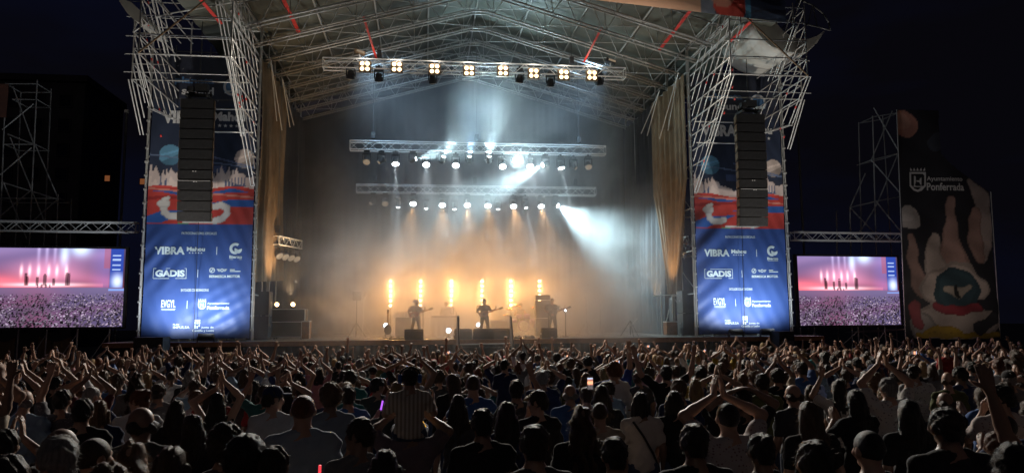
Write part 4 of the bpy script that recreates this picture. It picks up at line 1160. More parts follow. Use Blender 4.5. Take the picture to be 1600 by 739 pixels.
def nets(F, lo, res):
    S = F < 0
    c = np.zeros(np.array(F.shape)-1, dtype=np.int8)
    for i in (0, 1):
        for j in (0, 1):
            for k in (0, 1): c += S[i:F.shape[0]-1+i, j:F.shape[1]-1+j, k:F.shape[2]-1+k]
    I = np.argwhere((c > 0) & (c < 8))
    idx = -np.ones(c.shape, dtype=np.int32); idx[tuple(I.T)] = np.arange(len(I))
    P = np.zeros((len(I), 3)); N = np.zeros(len(I))
    cor = [(i, j, k) for i in (0, 1) for j in (0, 1) for k in (0, 1)]
    for a in cor:
        for ax in range(3):
            if a[ax] == 1: continue
            b = list(a); b[ax] = 1
            fa = F[I[:, 0]+a[0], I[:, 1]+a[1], I[:, 2]+a[2]]; fb = F[I[:, 0]+b[0], I[:, 1]+b[1], I[:, 2]+b[2]]
            mk = (fa < 0) != (fb < 0)
            t = np.where(mk, fa/np.where(mk, fa-fb, 1), 0)
            pt = np.array(a, dtype=float)[None, :].repeat(len(I), 0); pt[:, ax] += t
            P[mk] += pt[mk]; N[mk] += 1
    V = lo + res*(I + P/N[:, None])
    Q = []
    for ax in range(3):
        sl0 = [slice(None)]*3; sl1 = [slice(None)]*3
        sl0[ax] = slice(0, -1); sl1[ax] = slice(1, None)
        d = S[tuple(sl0)] != S[tuple(sl1)]
        E = np.argwhere(d)
        u, w = (ax+1) % 3, (ax+2) % 3
        ok = (E[:, u] > 0) & (E[:, w] > 0) & (E[:, u] < F.shape[u]-1) & (E[:, w] < F.shape[w]-1)
        E = E[ok]
        def g_(du, dw):
            K = E.copy(); K[:, u] += du; K[:, w] += dw; return idx[K[:, 0], K[:, 1], K[:, 2]]
        q = np.stack([g_(-1, -1), g_(0, -1), g_(0, 0), g_(-1, 0)], 1)
        ins = S[E[:, 0], E[:, 1], E[:, 2]]
        q[~ins] = q[~ins][:, ::-1]
        Q.append(q)
    return V, np.concatenate(Q)
def decimate(me, ratio):
    o = bpy.data.objects.new('tmp', me); col.objects.link(o)
    d = o.modifiers.new('d', 'DECIMATE'); d.ratio = ratio
    dg = bpy.context.evaluated_depsgraph_get(); dg.update()
    out = bpy.data.meshes.new_from_object(o.evaluated_get(dg))
    bpy.data.objects.remove(o); bpy.data.meshes.remove(me)
    out.polygons.foreach_set('use_smooth', np.ones(len(out.polygons), dtype=bool))
    return out
def coords(me):
    V = np.zeros(len(me.vertices)*3); me.vertices.foreach_get('co', V); return V.reshape(-1, 3)
def set_cols(me, C):
    c = np.ones((len(C), 4), dtype=np.float32); c[:, :3] = C
    a = me.color_attributes.new('Col', 'FLOAT_COLOR', 'POINT'); a.data.foreach_set('color', c.ravel())

def rotm(yaw, pitch, roll=0):
    return np.array(Matrix.Rotation(yaw, 3, 'Z') @ Matrix.Rotation(pitch, 3, 'X') @ Matrix.Rotation(roll, 3, 'Y'))
def unit(v): v = np.array(v, dtype=float); return v/np.linalg.norm(v)
def hand(w, d, n, side, curl=0.35):
    """w wrist, d finger direction, n palm normal, side +1/-1 gives the thumb side"""
    d = unit(d); n = np.array(n, dtype=float); n = unit(n-d*(n@d)); s = np.cross(d, n)*side
    P = []; k = 0.008
    for q in (-0.03, -0.01, 0.01, 0.03): P.append(cap(w+s*q*0.5, w+d*0.085+s*q, 0.016, 0.0125, 0.014))
    for q, L in ((-0.034, 0.78), (-0.0115, 0.95), (0.0115, 1.0), (0.034, 0.92)):
        a = w+d*0.088+s*q; d1 = unit(d+s*q*2.2+n*curl*0.5); b = a+d1*0.042*L; d2 = unit(d1+n*curl); c = b+d2*0.040*L
        P += [cap(a, b, 0.0105, 0.0098, k), cap(b, c, 0.0098, 0.0085, k)]
    a = w+d*0.03+s*0.03; d1 = unit(d*0.55+s*0.8+n*0.25); b = a+d1*0.045; d2 = unit(d1+d*0.5+n*0.2)
    P += [cap(a, b, 0.0135, 0.0115, 0.012), cap(b, b+d2*0.035, 0.0115, 0.009, k)]
    return P

ARMS = {  # elbow, wrist, finger direction, palm normal, curl (right side; the left is mirrored)
    'down': ((.245, -.03, 1.12), (.26, .07, .88), (0, .15, -1), (-1, .1, 0), .5),
    'clap': ((.30, .10, 1.62), (.05, .17, 1.76), (-.12, .12, 1), (-1, .1, 0), .15),
    'claphigh': ((.27, .07, 1.66), (.06, .11, 1.86), (-.2, .05, 1), (-1, 0, 0), .15),
    'clapmid': ((.30, .16, 1.20), (.05, .34, 1.36), (-.15, .5, .9), (-1, .1, 0), .15),
    'clapface': ((.29, .20, 1.42), (.05, .30, 1.62), (-.1, .2, 1), (-1, .1, 0), .15),
    'up': ((.24, .04, 1.68), (.25, .08, 1.94), (0, .1, 1), (0, 1, 0), .25),
    'wide': ((.38, .05, 1.60), (.44, .08, 1.86), (.15, .1, 1), (-.5, 1, 0), .2),
    'fist': ((.26, .12, 1.64), (.20, .18, 1.88), (0, .1, 1), (0, 1, 0), 1.5),
    'bent': ((.33, .12, 1.52), (.20, .10, 1.77), (-.2, .1, 1), (0, 1, 0), .4),
    'phone': ((.27, .24, 1.40), (.09, .36, 1.60), (-.25, .1, 1), (-.4, 1, 0), .9),
    'phonehigh': ((.24, .14, 1.64), (.10, .24, 1.84), (-.25, .1, 1), (-.4, 1, 0), .9),
    'head': ((.34, .02, 1.58), (.13, -.02, 1.70), (-.9, -.1, .35), (-.3, 0, -1), .3),
    'chin': ((.22, .17, 1.20), (.06, .20, 1.44), (-.2, -.1, 1), (-.4, -1, 0), .9),
    'hold': ((.30, .02, 1.52), (.17, .16, 1.62), (-.5, .3, .5), (-.3, .9, 0), 1.0),
    'hip': ((.36, -.06, 1.16), (.19, .03, 1.00), (-.7, .5, -.3), (-.5, -.6, 0), .6),
    'neckhand': ((.31, .12, 1.18), (.46, .28, 1.27), (.2, .5, .6), (-.3, .4, .8), 1.0),
    'strum': ((.33, .02, 1.17), (.14, .22, 1.03), (-.7, .4, -.35), (-.2, -1, 0), .8),
    'keys': ((.27, .08, 1.15), (.20, .34, 1.10), (-.1, 1, -.15), (0, -.2, -1), .7),
    'drum': ((.33, .12, 1.14), (.20, .38, 1.18), (-.2, 1, .1), (-.3, 0, -1), 1.2),
    'kidhold': ((.27, .10, 1.16), (.26, .30, 1.30), (.1, .4, .8), (-1, .2, 0), 1.0),
}
def body_parts(al, ar, yaw=0.0, pitch=0.0, legs='stand', sleeve='short', hips=1.0, lean=0.0, shw=1.0):
    """prims for skin, shirt, trousers and the head frame"""
    sk, sh, tr = [], [], []
    HC = v3(0, 0.025+lean*0.5, 1.605); HR = rotm(yaw, pitch)
    def hp(*a): return HC + HR @ v3(*a)
    # head
    sk += [('e', hp(0, -.012, .022), v3(.077, .098, .098), HR, None, .02), cap(hp(0, .03, -.045), hp(0, .052, -.082), .053, .034, .03),
           cap(hp(0, .086, .005), hp(0, .104, -.028), .010, .0145, .012), cap(hp(-.03, .078, .026), hp(.03, .078, .026), .013, .013, .015),
           cap(hp(-.02, .088, -.056), hp(.02, .088, -.056), .008, .008, .01), cap(hp(-.048, .055, -.02), hp(-.03, .07, -.03), .022, .02, .025), cap(hp(.048, .055, -.02), hp(.03, .07, -.03), .022, .02, .025)]
    for q in (-1, 1): sk.append(('e', hp(q*.079, -.008, -.006), v3(.011, .026, .033), HR, None, .010))
    sk += [cap(hp(0, -.02, -.06), (0, -.01+lean*.2, 1.42), .056, .062, .03)]
    T = [cap((-.105*shw, -.005, 1.325), (.105*shw, -.005, 1.325), .078, .078, .05), ell((0, .015, 1.24), (.165*shw, .115, .20), None, .05), ell((0, .0, 1.07), (.135, .10, .16), None, .05), ell((0, -.005, .95), (.165*hips, .118, .13), None, .05),
         cap((0, -.012, 1.445), (-.16*shw, -.01, 1.372), .050, .056, .04), cap((0, -.012, 1.445), (.16*shw, -.01, 1.372), .050, .056, .04)]
    sk += T
    infl = 0.012
    for p in T:
        if p[0] == 'c': sh.append(('c', p[1], p[2], p[3]+infl, p[4]+infl, p[5]))
        else: sh.append(('e', p[1], p[2]+np.array([infl+.004, infl+.006, infl]), p[3], None, p[5]))
    for side, a in ((-1, al), (1, ar)):
        if a is None: continue
        mir = v3(side, 1, 1)
        e, w, d, nrm, cu = ARMS[a] if isinstance(a, str) else a
        e, w, d, nrm = v3(*e)*mir, v3(*w)*mir, v3(*d)*mir, v3(*nrm)*mir
        if legs == 'stand' and lean: pass
        s_ = v3(.182*side*shw, -.005, 1.362)
        if e[2] > 1.5: s_ = s_ + v3(-.012*side, 0, .045)
        sk += [cap(s_, e, .054, .042, .03), cap(e, e+(w-e)*.35, .041, .040, .02), cap(e+(w-e)*.3, w, .040, .0265, .02)]
        sk += hand(w+unit(w-e)*.012, d, nrm, -side if True else side, cu)
        if sleeve != 'tank':
            f_ = 0.62 if sleeve == 'short' else 1.0
            m_ = s_+(e-s_)*f_
            sh += [cap(s_, m_, .071, .066 if sleeve == 'short' else .056, .04)]
            if sleeve == 'long': sh.append(cap(e, e+(w-e)*.93, .056, .040, .02))
    # legs
    for q in (-1, 1):
        if legs == 'stand':
            hip, kn, an = v3(.092*q, 0, .90), v3(.105*q, .02, .50), v3(.11*q, -.02, .09)
        elif legs == 'stride':
            hip, kn, an = v3(.092*q, 0, .90), v3(.15*q, .05 if q > 0 else .0, .50), v3(.19*q, .03 if q > 0 else -.06, .09)
        else:   # sitting
            hip, kn, an = v3(.095*q, .02, .93), v3(.14*q, .40, .93), v3(.13*q, .42, .52)
        toe = an + (v3(.02*q, .15, -.045) if legs != 'sit' else v3(.0, .14, -.05))
        sk += [cap(hip, kn, .085, .056, .04), cap(kn, kn+(an-kn)*.35, .055, .056, .03), cap(kn+(an-kn)*.3, an, .056, .036, .03), cap(an+v3(0, -.03, -.045), toe, .04, .032, .03)]
        tr += [cap(hip, kn, .099, .070, .04), cap(kn, an+(kn-an)*.05, .072, .056, .03)]
    tr.append(ell((0, -.005, .945), (.172*hips+.006, .127, .12), None, .04))
    return sk, sh, tr, HC, HR
def fold(X, Y, Z): return 0.008*np.sin(X*23+Z*31+Y*9)*np.sin(Z*13+X*7+1)+0.006*np.sin(Z*57-X*35+2)*np.sin(X*11+Z*6)+0.004*np.sin(Y*60+Z*22)
SKIN = np.array((0.46, 0.27, 0.19))
def skin_cols(V, HC, HR):
    C = np.tile(SKIN, (len(V), 1))
    L = (V-HC) @ HR
    def near(c, r, colr):
        mk = (((L-np.array(c))/np.array(r))**2).sum(1) < 1; C[mk] = colr
    near((0, .092, -.057), (.027, .03, .010), (0.36, 0.13, 0.11))
    for q in (-1, 1):
        near((q*.032, .085, .006), (.017, .03, .008), (0.6, 0.56, 0.52)); near((q*.032, .09, .006), (.007, .03, .007), (0.03, 0.02, 0.015))
        near((q*.034, .085, .030), (.022, .03, .006), (0.05, 0.03, 0.02))
    C[V[:, 2] < .10] = (0.05, 0.05, 0.055)
    return C
M['skin'] = vcol('skin', 0.5)
_nt = M['skin'].node_tree; _oi = _nt.nodes.new('ShaderNodeObjectInfo'); _mr = _nt.nodes.new('ShaderNodeMapRange'); _mx = _nt.nodes.new('ShaderNodeVectorMath'); _mx.operation = 'SCALE'
_mr.inputs['To Min'].default_value = 0.42; _mr.inputs['To Max'].default_value = 1.08
_nt.links.new(_oi.outputs['Random'], _mr.inputs['Value']); _nt.links.new(_mr.outputs['Result'], _mx.inputs['Scale'])
_nt.links.new([n for n in _nt.nodes if n.type == 'ATTRIBUTE'][0].outputs['Color'], _mx.inputs[0])
_nt.links.new(_mx.outputs[0], _nt.nodes['Principled BSDF'].inputs['Base Color'])
_cloth = {}
def cloth(c, k='cloth'):
    key = (k,)+tuple(c)
    if key not in _cloth: _cloth[key] = mat(k, c, 0.85, 0, 0.18, 3.0, 0.35, 35, 0.25, 0, 0.2)
    return _cloth[key]
def patterned(name, c1, c2, scale, stripes=False):
    mt = bpy.data.materials.new(name); mt.use_nodes = True; nt = mt.node_tree; b = nt.nodes['Principled BSDF']; b.inputs['Roughness'].default_value = 0.85
    t = nt.nodes.new('ShaderNodeTexCoord'); r = nt.nodes.new('ShaderNodeValToRGB'); r.color_ramp.interpolation = 'LINEAR'
    if stripes:
        n = nt.nodes.new('ShaderNodeTexWave'); n.inputs['Scale'].default_value = scale; n.inputs['Distortion'].default_value = 0.6; fac = n.outputs['Fac']
        r.color_ramp.elements[0].position = .4; r.color_ramp.elements[1].position = .6
    else:
        n = nt.nodes.new('ShaderNodeTexVoronoi'); n.inputs['Scale'].default_value = scale; fac = n.outputs['Distance']
        r.color_ramp.elements[0].position = .22; r.color_ramp.elements[1].position = .30
    r.color_ramp.elements[0].color = (*c2, 1); r.color_ramp.elements[1].color = (*c1, 1)
    nt.links.new(t.outputs['Object'], n.inputs['Vector']); nt.links.new(fac, r.inputs['Fac']); nt.links.new(r.outputs['Color'], b.inputs['Base Color'])
    return mt
_var = {}
def variant(key, tri=(5200, 2600, 500), **kw):
    """meshes of one pose: body, shirt, trousers, head frame"""
    if key in _var: return _var[key]
    sk, sh, tr, HC, HR = body_parts(**kw)
    V, Q = mesh_field(sk, 0.0105); me = decimate(np_mesh('person', V, Q, M['skin'], True), tri[0]/(2.0*len(Q)))
    set_cols(me, skin_cols(coords(me), HC, HR))
    zs = 0.86 if kw.get('legs', 'stand') != 'sit' else 0.88
    V, Q = mesh_field(sh, 0.014, cuts=[lambda X, Y, Z: zs-Z, lambda X, Y, Z: 0.072-np.sqrt(X**2+(Y-.005)**2+np.maximum(1.44-Z, 0)**2*4)-0.0*Z if True else 0], noise=fold)
    ms = decimate(np_mesh('shirt', V, Q, None, True), tri[1]/(2.0*len(Q)))
    V, Q = mesh_field(tr, 0.02); mt_ = decimate(np_mesh('trousers', V, Q, None, True), tri[2]/(2.0*len(Q)))
    for x in (ms, mt_): x.materials.append(M['black'])
    _var[key] = (me, ms, mt_, HC, HR)
    return _var[key]

# ---- hair, in head coordinates
def hair_mesh(style):
    P = [ell((0, -.016, .026), (.088, .107, .107), None, .02), cap((0, -.07, -.02), (0, -.075, -.06), .062, .05, .03)]
    cuts = [lambda X, Y, Z: 1-np.sqrt((X/.080)**2+((Y-.115)/.098)**2+((Z+.045)/.10)**2) if False else (0.085-np.sqrt(X**2*1.0+(Y-.12)**2+((Z+.035)*0.85)**2)), lambda X, Y, Z: -0.075-Z+0*X]
    nz_ = lambda X, Y, Z: 0.008*np.sin(X*60+Y*40+1)*np.sin(Z*50+Y*50)+0.004*np.sin(X*140+Z*90)*np.sin(Y*110)
    res = 0.009; tri = 1900; wisps = 900; wl = (0.012, 0.034)
    if style == 'buzz':
        P = [ell((0, -.014, .024), (.081, .101, .102), None, .02)]; nz_ = None; wisps = 60; wl = (.005, .01)
    elif style == 'bald':
        P = [cap((-.055, -.06, -.02), (.055, -.06, -.02), .042, .042, .03), cap((-.07, -.02, -.01), (-.05, -.07, -.02), .022, .03, .03), cap((.07, -.02, -.01), (.05, -.07, -.02), .022, .03, .03)]; wisps = 60; wl = (.005, .012)
    elif style == 'curly':
        P = [ell((0, -.022, .035), (.108, .122, .122), None, .02), cap((0, -.07, -.02), (0, -.08, -.06), .075, .06, .03)]
        nz_ = lambda X, Y, Z: 0.013*np.sin(X*62+1)*np.sin(Y*58+Z*20)*np.sin(Z*61+X*10)+0.006*np.sin(X*120+Y*70)*np.sin(Z*110)
        wisps = 2200; wl = (.015, .04); tri = 2600
    elif style in ('long', 'longwavy'):
        for q in (-.075, -.04, 0, .04, .075):
            P += [cap((q*.9, -.07+abs(q)*.5, -.03), (q*1.15, -.105+abs(q)*.35, -.20), .042, .046, .03), cap((q*1.15, -.105+abs(q)*.35, -.20), (q*1.3, -.115+abs(q)*.25, -.40), .046, .026, .03)]
        cuts = cuts[:1]
        a = 0.004 if style == 'long' else 0.014
        nz_ = lambda X, Y, Z: a*np.sin(X*75+np.sin(Z*22)*2)+a*0.7*np.sin(Z*38+X*30+Y*20)+0.003*np.sin(X*170)
        tri = 2800; wisps = 1500 if style == 'long' else 2000; wl = (.03, .075)
    elif style == 'bob':
        for q in (-.085, -.05, 0, .05, .085): P.append(cap((q*.85, -.06+abs(q)*.6, -.02), (q, -.075+abs(q)*.7, -.13), .044, .040, .03))
        cuts = cuts[:1]; nz_ = lambda X, Y, Z: 0.004*np.sin(X*90+Z*8)+0.003*np.sin(X*170); wisps = 1100; wl = (.02, .05); tri = 2200
    elif style == 'bun':
        P.append(ell((0, -.10, .085), (.048, .048, .045), None, .015)); wisps = 800
    elif style == 'pony':
        P += [cap((0, -.115, .05), (0, -.15, -.04), .03, .036, .02), cap((0, -.15, -.04), (0, -.14, -.22), .036, .016, .02)]; cuts = cuts[:1]+[lambda X, Y, Z: np.where(Y > -.10, -0.075-Z, -1)+0*X]; wisps = 900; wl = (.02, .05)
    V, Q = mesh_field(P, res, cuts, nz_)
    me = decimate(np_mesh('hair', V, Q, None, True), tri/(2.0*len(Q)))
    V = coords(me); N = np.zeros(len(V)*3); me.vertices.foreach_get('normal', N); N = N.reshape(-1, 3)
    F = [list(p.vertices) for p in me.polygons]; V = list(map(tuple, V))
    r = np.random.default_rng(len(style)*31+7); n0 = len(V)
    for i in r.integers(0, n0, wisps):
        a = np.array(V[i]); n = N[i]
        d = n*r.uniform(.25, 1.0)+np.array((r.normal()*.5, r.normal()*.5, -r.uniform(0, 1.3)))
        d = unit(d)*r.uniform(*wl); s = unit(np.cross(d, r.normal(size=3)))*0.0013
        k = len(V); V += [tuple(a-n*.004-s), tuple(a-n*.004+s), tuple(a+d)]; F.append([k, k+1, k+2])
    bpy.data.meshes.remove(me)
    out = np_mesh('hair', np.array(V), F, M['black'], True)
    return out
HAIRS = {k: hair_mesh(k) for k in ('short', 'buzz', 'bald', 'curly', 'long', 'longwavy', 'bob', 'bun', 'pony')}
def cap_mesh():
    V, Q = mesh_field([ell((0, -.012, .045), (.092, .112, .088), None, .02), ell((0, .13, .035), (.075, .075, .010), None, .012)], 0.009, [lambda X, Y, Z: 0.02-Z+0*X])
    me = decimate(np_mesh('cap', V, Q, None, True), 1200/(2.0*len(Q))); me.materials.append(M['black']); return me
CAPM = cap_mesh()
def strawhat():
    V, Q = mesh_field([ell((0, -.012, .06), (.09, .108, .085), None, .02), ell((0, -.01, .045), (.17, .19, .012), None, .02)], 0.010, [lambda X, Y, Z: 0.03-Z+0*X])
    me = decimate(np_mesh('hat', V, Q, None, True), 1200/(2.0*len(Q))); me.materials.append(M['black']); return me
HATM = strawhat()
HC_COL = {'black': (.012, .010, .009), 'dark brown': (.030, .018, .011), 'brown': (.075, .042, .022), 'light brown': (.15, .085, .045), 'blond': (.34, .22, .10), 'grey': (.26, .25, .24), 'reddish': (.16, .05, .02)}
_hm = {}
def hairmat(c):
    if c not in _hm:
        _hm[c] = mat('hair_'+c.replace(' ', '_'), HC_COL[c], 0.42, 0, 0.35, 18, 0.5, 120, 0.6, 0.25, 0.12)
        nt = _hm[c].node_tree      # strands: noise stretched along the hair
        for n in list(nt.nodes):
            if n.type == 'TEX_NOISE':
                mp_ = nt.nodes.new('ShaderNodeMapping'); mp_.inputs['Scale'].default_value = (4, 4, 0.5)
                src = n.inputs['Vector'].links[0].from_socket
                nt.links.new(src, mp_.inputs['Vector']); nt.links.new(mp_.outputs['Vector'], n.inputs['Vector'])
    return _hm[c]
def setmat(o, mt): o.material_slots[0].link = 'OBJECT'; o.material_slots[0].material = mt
def person(var, loc, rz, hair, hcol, top, bottom, height, label, group=None, hat=None, width=1.0, name='person', cat='person'):
    me, ms, mt_, HC, HR = var
    s = height/1.72
    o = link(name, me); o.location = loc; o.rotation_euler = (0, 0, rz); o.scale = (s*width, s*width, s)
    tag(o, label, cat, group)
    c = link('shirt', ms, o); setmat(c, top)
    c = link('trousers', mt_, o); setmat(c, bottom)
    Mx = Matrix.Translation(Vector(HC)) @ Matrix(HR.tolist()).to_4x4()
    if hair:
        h = link('hair', HAIRS[hair], o); h.matrix_local = Mx; setmat(h, hairmat(hcol))
    if hat:
        h = link(hat[0], CAPM if hat[0] == 'cap' else HATM, o); h.matrix_local = Mx; setmat(h, hat[1])
    return o
def held(o, al_key, side, HCoff=None):
    """world point of a hand of a person"""
    e, w, d, n, cu = ARMS[al_key]
    p = v3(*w)*v3(side, 1, 1) + unit(v3(*d)*v3(side, 1, 1))*0.10
    return o.matrix_basis @ Vector(p)
# ------------------------------------------------------------------ things on the stage
def on_deck(px, y): return Vector((at(px, 505, y=y).x, y, DECK))
def sizez(py, y): return at(800, py, y=y).z
# side cabinets
for s, px in ((-1, 405), (1, 1078)):
    p = on_deck(px, 34.3); t = thing('side_speaker', p, 'tall black speaker cabinet at the left wing of the stage' if s < 0 else 'tall black speaker cabinet at the right wing of the stage', 'loudspeaker')
    for k in range(2):
        MB().box((0, 0, 0.55+1.07*k), (0.95, 0.8, 1.04)).build('cabinet', M['blackcab'], t)
        MB().box((0, -0.405, 0.55+1.07*k), (0.88, 0.02, 0.96)).build('grille', M['black'], t)
        for q in (-1, 1): MB().box((q*0.485, -0.05, 0.6+1.07*k), (0.02, 0.2, 0.1)).build('handle', M['darksteel'], t)
# monitors
def monitor(px, y, w, label, rz=0.0):
    p = on_deck(px, y); t = thing('stage_monitor', p, label, 'loudspeaker', 'floor monitors along the stage front', rz)
    prof = [(-0.30, 0.0), (0.30, 0.0), (0.30, 0.12), (0.02, 0.44), (-0.26, 0.44), (-0.30, 0.34)]
    MB().prism(prof, -w/2, w/2, 'yz').build('cabinet', M['blackcab'], t)
    g_ = MB(); g_.prism([(0.31, 0.13), (0.315, 0.15), (0.04, 0.455), (0.03, 0.44)], -w/2+0.04, w/2-0.04, 'yz'); g_.build('grille', M['black'], t)
    for q in (-1, 1): MB().box((q*(w/2+0.006), 0.0, 0.2), (0.012, 0.14, 0.07)).build('handle', M['white'], t)
monitor(647, 32.9, 0.82, 'wedge monitor in front of the guitarist in the hat')
monitor(723, 32.8, 0.72, 'wedge monitor left of the singer, just left of the larger one', 0.1)
monitor(755, 32.6, 0.88, 'large wedge monitor directly in front of the singer')
monitor(783, 32.9, 0.76, 'wedge monitor right of the singer', -0.1)
monitor(857, 32.9, 0.68, 'wedge monitor in front of the rightmost musician')
# front steps with handrails
p = on_deck(757, 31.6); t = thing('stage_steps', (p.x, 31.5, -0.3), 'stage steps with two handrail posts in front of the singer', 'steps')
x0, x1 = at(716, 520, y=31.3).x-p.x, at(799, 520, y=31.3).x-p.x
for k in range(5): MB().box(((x0+x1)/2, -0.2-0.22*k, 1.78-0.36*k), (x1-x0, 0.26, 0.05)).build('tread', M['darksteel'], t)
for x in (x0, x1):
    bar('post', (x, -0.1, 0.3), (x, -0.1, 3.15), 0.06, 'alu', t); bar('handrail', (x, -0.1, 3.13), (x, -1.15, 1.6), 0.03, 'darksteel', t); bar('post', (x, -1.15, 0), (x, -1.15, 1.6), 0.03, 'darksteel', t)
bar('rail', (x0, -0.16, 1.95), (x1, -0.16, 1.95), 0.03, 'alu', t)
# flight cases with amber lamps at the left
p = on_deck(452, 35.4); t = thing('flight_case', p, 'black flight case on castors at the left wing carrying two amber lamps', 'case')
MB().box((0, 0, 0.75), (1.5, 0.8, 1.25)).build('body', M['blackcab'], t)
e = MB()
for q in (-1, 1):
    for r_ in (-1, 1): e.box((q*0.752, r_*0.402, 0.75), (0.04, 0.04, 1.28))
    for z in (0.125, 0.80, 1.375): e.box((0, q*0.402, z), (1.5, 0.03, 0.035))
e.build('edge_trim', M['alu'], t)
for a in (-0.6, 0.6):
    for b in (-0.3, 0.3): MB().lathe([(0.02, -0.02), (0.06, -0.02), (0.06, 0.02), (0.02, 0.02)], (a, b, 0.06), (1, 0, 0), 10).build('castor', M['darksteel'], t)
p2 = on_deck(479, 35.0); t = thing('flight_case', p2, 'small pale edged case beside the black flight case', 'case')
MB().box((0, 0, 0.42), (0.34, 0.6, 0.75)).build('body', M['wood'], t); MB().box((0, 0, 0.82), (0.36, 0.62, 0.05)).build('lid', M['alu'], t)
for q in (-1, 1): MB().box((q*0.172, -0.302, 0.42), (0.03, 0.03, 0.75)).build('edge_trim', M['alu'], t)
for px, lb in ((433, 'left amber lamp on top of the flight case'), (458, 'right amber lamp on top of the flight case')):
    c = at(px, 476, y=35.2); t = thing('case_lamp', (c.x, 35.2, DECK+1.385), lb, 'stage light', 'amber lamps on the flight case')
    MB().lathe([(0.05, 0.16), (0.10, 0.1), (0.115, -0.04), (0.10, -0.05)], (0, 0, 0.22), (0, 1, 0.2), 12).build('housing', M['black'], t, smooth=True)
    MB().lathe([(0.005, -0.075), (0.06, -0.07), (0.095, -0.052), (0.095, -0.045)], (0, 0, 0.22), (0, 1, 0.2), 12).build('lens', M['amberlens'], t, smooth=True)
    MB().box((0, 0.02, 0.05), (0.2, 0.2, 0.1)).build('bracket', M['black'], t)
spot('case_lamp_beam', (at(446, 476, y=35.2).x, 34.9, DECK+1.8), (-3.0, 37.5, 2.9), 1000, (1.0, 0.50, 0.14), 48, 0.8, 0.1)
# lamp panel on a tripod
def tripod(name, px, y, h, label, cat, mt='black', r=0.025):
    p = on_deck(px, y); t = thing(name, p, label, cat)
    bar('pole', (0, 0, 0.1), (0, 0, h), r, mt, t)
    for k in range(3):
        a = 2*math.pi*k/3+0.5; bar('leg', (0, 0, 0.75), (0.5*math.cos(a), 0.5*math.sin(a), 0.02), r*0.8, mt, t)
    return t
t = tripod('lamp_stand', 557, 37.5, 1.85, 'tripod lamp stand with a dark grid panel at the left of the stage', 'stage light')
MB().box((0, 0, 2.05), (0.42, 0.12, 0.42)).build('panel', M['black'], t)
for a in (-0.12, 0.0, 0.12): MB().box((a, -0.066, 2.05), (0.07, 0.02, 0.34)).build('louvre', M['darksteel'], t)
t = tripod('speaker_tripod', 567, 37.9, 1.9, 'thin empty tripod stand lit orange beside the lamp panel', 'stand', 'alu', 0.022)
bar('arm', (0, 0, 1.7), (0.2, 0, 2.2), 0.02, 'alu', t)
for px, lb in ((917, 'pale slanted light tube on a stand right of the band'), (938, 'second pale slanted light tube farther right of the band')):
    t = tripod('tube_stand', px, 38.0, 1.2, lb, 'stand', 'darksteel', 0.016)
    MB().path([(-0.12, 0, 2.35), (0.0, 0, 1.75), (0.04, 0, 1.5), (0.0, 0, 1.15)], 0.03, 8).build('tube', M['white'], t, smooth=True)
# guitar shape
def guitar(parent, mtop, mbody=None):
    P = []
    for i in range(28):
        a = 2*math.pi*i/28; r = 0.165+0.035*math.cos(2*a)+0.018*math.cos(a); P.append((r*math.cos(a)*1.1, r*math.sin(a)*0.98))
    b = MB().prism([(x, z) for x, z in P], -0.022, 0.022, 'xz').build('body', M[mtop], parent)
    n = MB().box((0.45, 0.0, 0), (0.58, 0.03, 0.055)).build('neck', M['wood'], parent)
    h = MB().prism([(0.73, -0.03), (0.76, -0.05), (0.92, -0.04), (0.93, 0.05), (0.78, 0.04), (0.73, 0.03)], -0.012, 0.012, 'xz').build('headstock', M['black'], parent)
    MB().box((0.02, 0.028 if False else -0.028, 0), (0.06, 0.012, 0.09)).box((-0.08, -0.028, 0), (0.03, 0.014, 0.10)).build('pickup', M['silver'], parent)
# performers face the crowd: turned by half a turn
G = 'musicians on the stage'
vg = variant('guitar', (4200, 2200, 900), al='neckhand', ar='strum', pitch=R(-14), yaw=R(18), legs='stride', sleeve='short')
PY = 34.6
p = on_deck(650, PY)
gt1 = person(vg, p, R(180-12), 'short', 'brown', cloth((0.10, 0.025, 0.02)), cloth((0.03, 0.03, 0.04)), 1.76, 'guitarist in a light hat and dark red shirt at the left of the band', G, ('hat', M['white']))
def hang_guitar(pers, label, mtop, name='guitar'):
    t = thing(name, (0, 0, 0), label, 'guitar')
    guitar(t, mtop)
    # worn in front of the belly; the neck points up over the left hand
    t.matrix_world = pers.matrix_basis @ Matrix.Translation((0.07, 0.215, 1.06)) @ Matrix.Rotation(math.pi, 4, 'Z') @ Matrix.Rotation(R(-18), 4, 'Y')
    MB().path([(-0.18, 0.0, 0.02), (-0.22, 0.16, 0.26), (-0.12, 0.25, 0.42), (0.04, 0.22, 0.40), (0.26, 0.1, 0.2), (0.35, 0.02, 0.03)], 0.018, 6).build('strap', M['black'], t)
    return t
hang_guitar(gt1, 'red electric guitar worn by the guitarist in the hat', 'redwood')
p = on_deck(757, 34.3)
gt2 = person(variant('guitar2', (4200, 2200, 900), al='neckhand', ar='strum', pitch=R(-4), yaw=R(25), legs='stride', sleeve='short'), p, R(180), 'short', 'dark brown', cloth((0.035, 0.03, 0.03)), cloth((0.05, 0.05, 0.06)), 1.78, 'singer in dark clothes playing guitar at the centre of the stage', G)
hang_guitar(gt2, 'pale guitar worn by the singer at the centre', 'wood')
p = on_deck(863, 34.8)
gt3 = person(variant('guitar3', (4200, 2200, 900), al='neckhand', ar='strum', pitch=R(-8), yaw=R(-15), legs='stride', sleeve='short', shw=1.12), p, R(180+8), 'buzz', 'dark brown', cloth((0.03, 0.035, 0.05)), cloth((0.02, 0.02, 0.025)), 1.82, 'musician in navy shirt with a bass at the right of the band', G)
hang_guitar(gt3, 'dark bass guitar worn by the rightmost musician', 'black', 'bass_guitar')
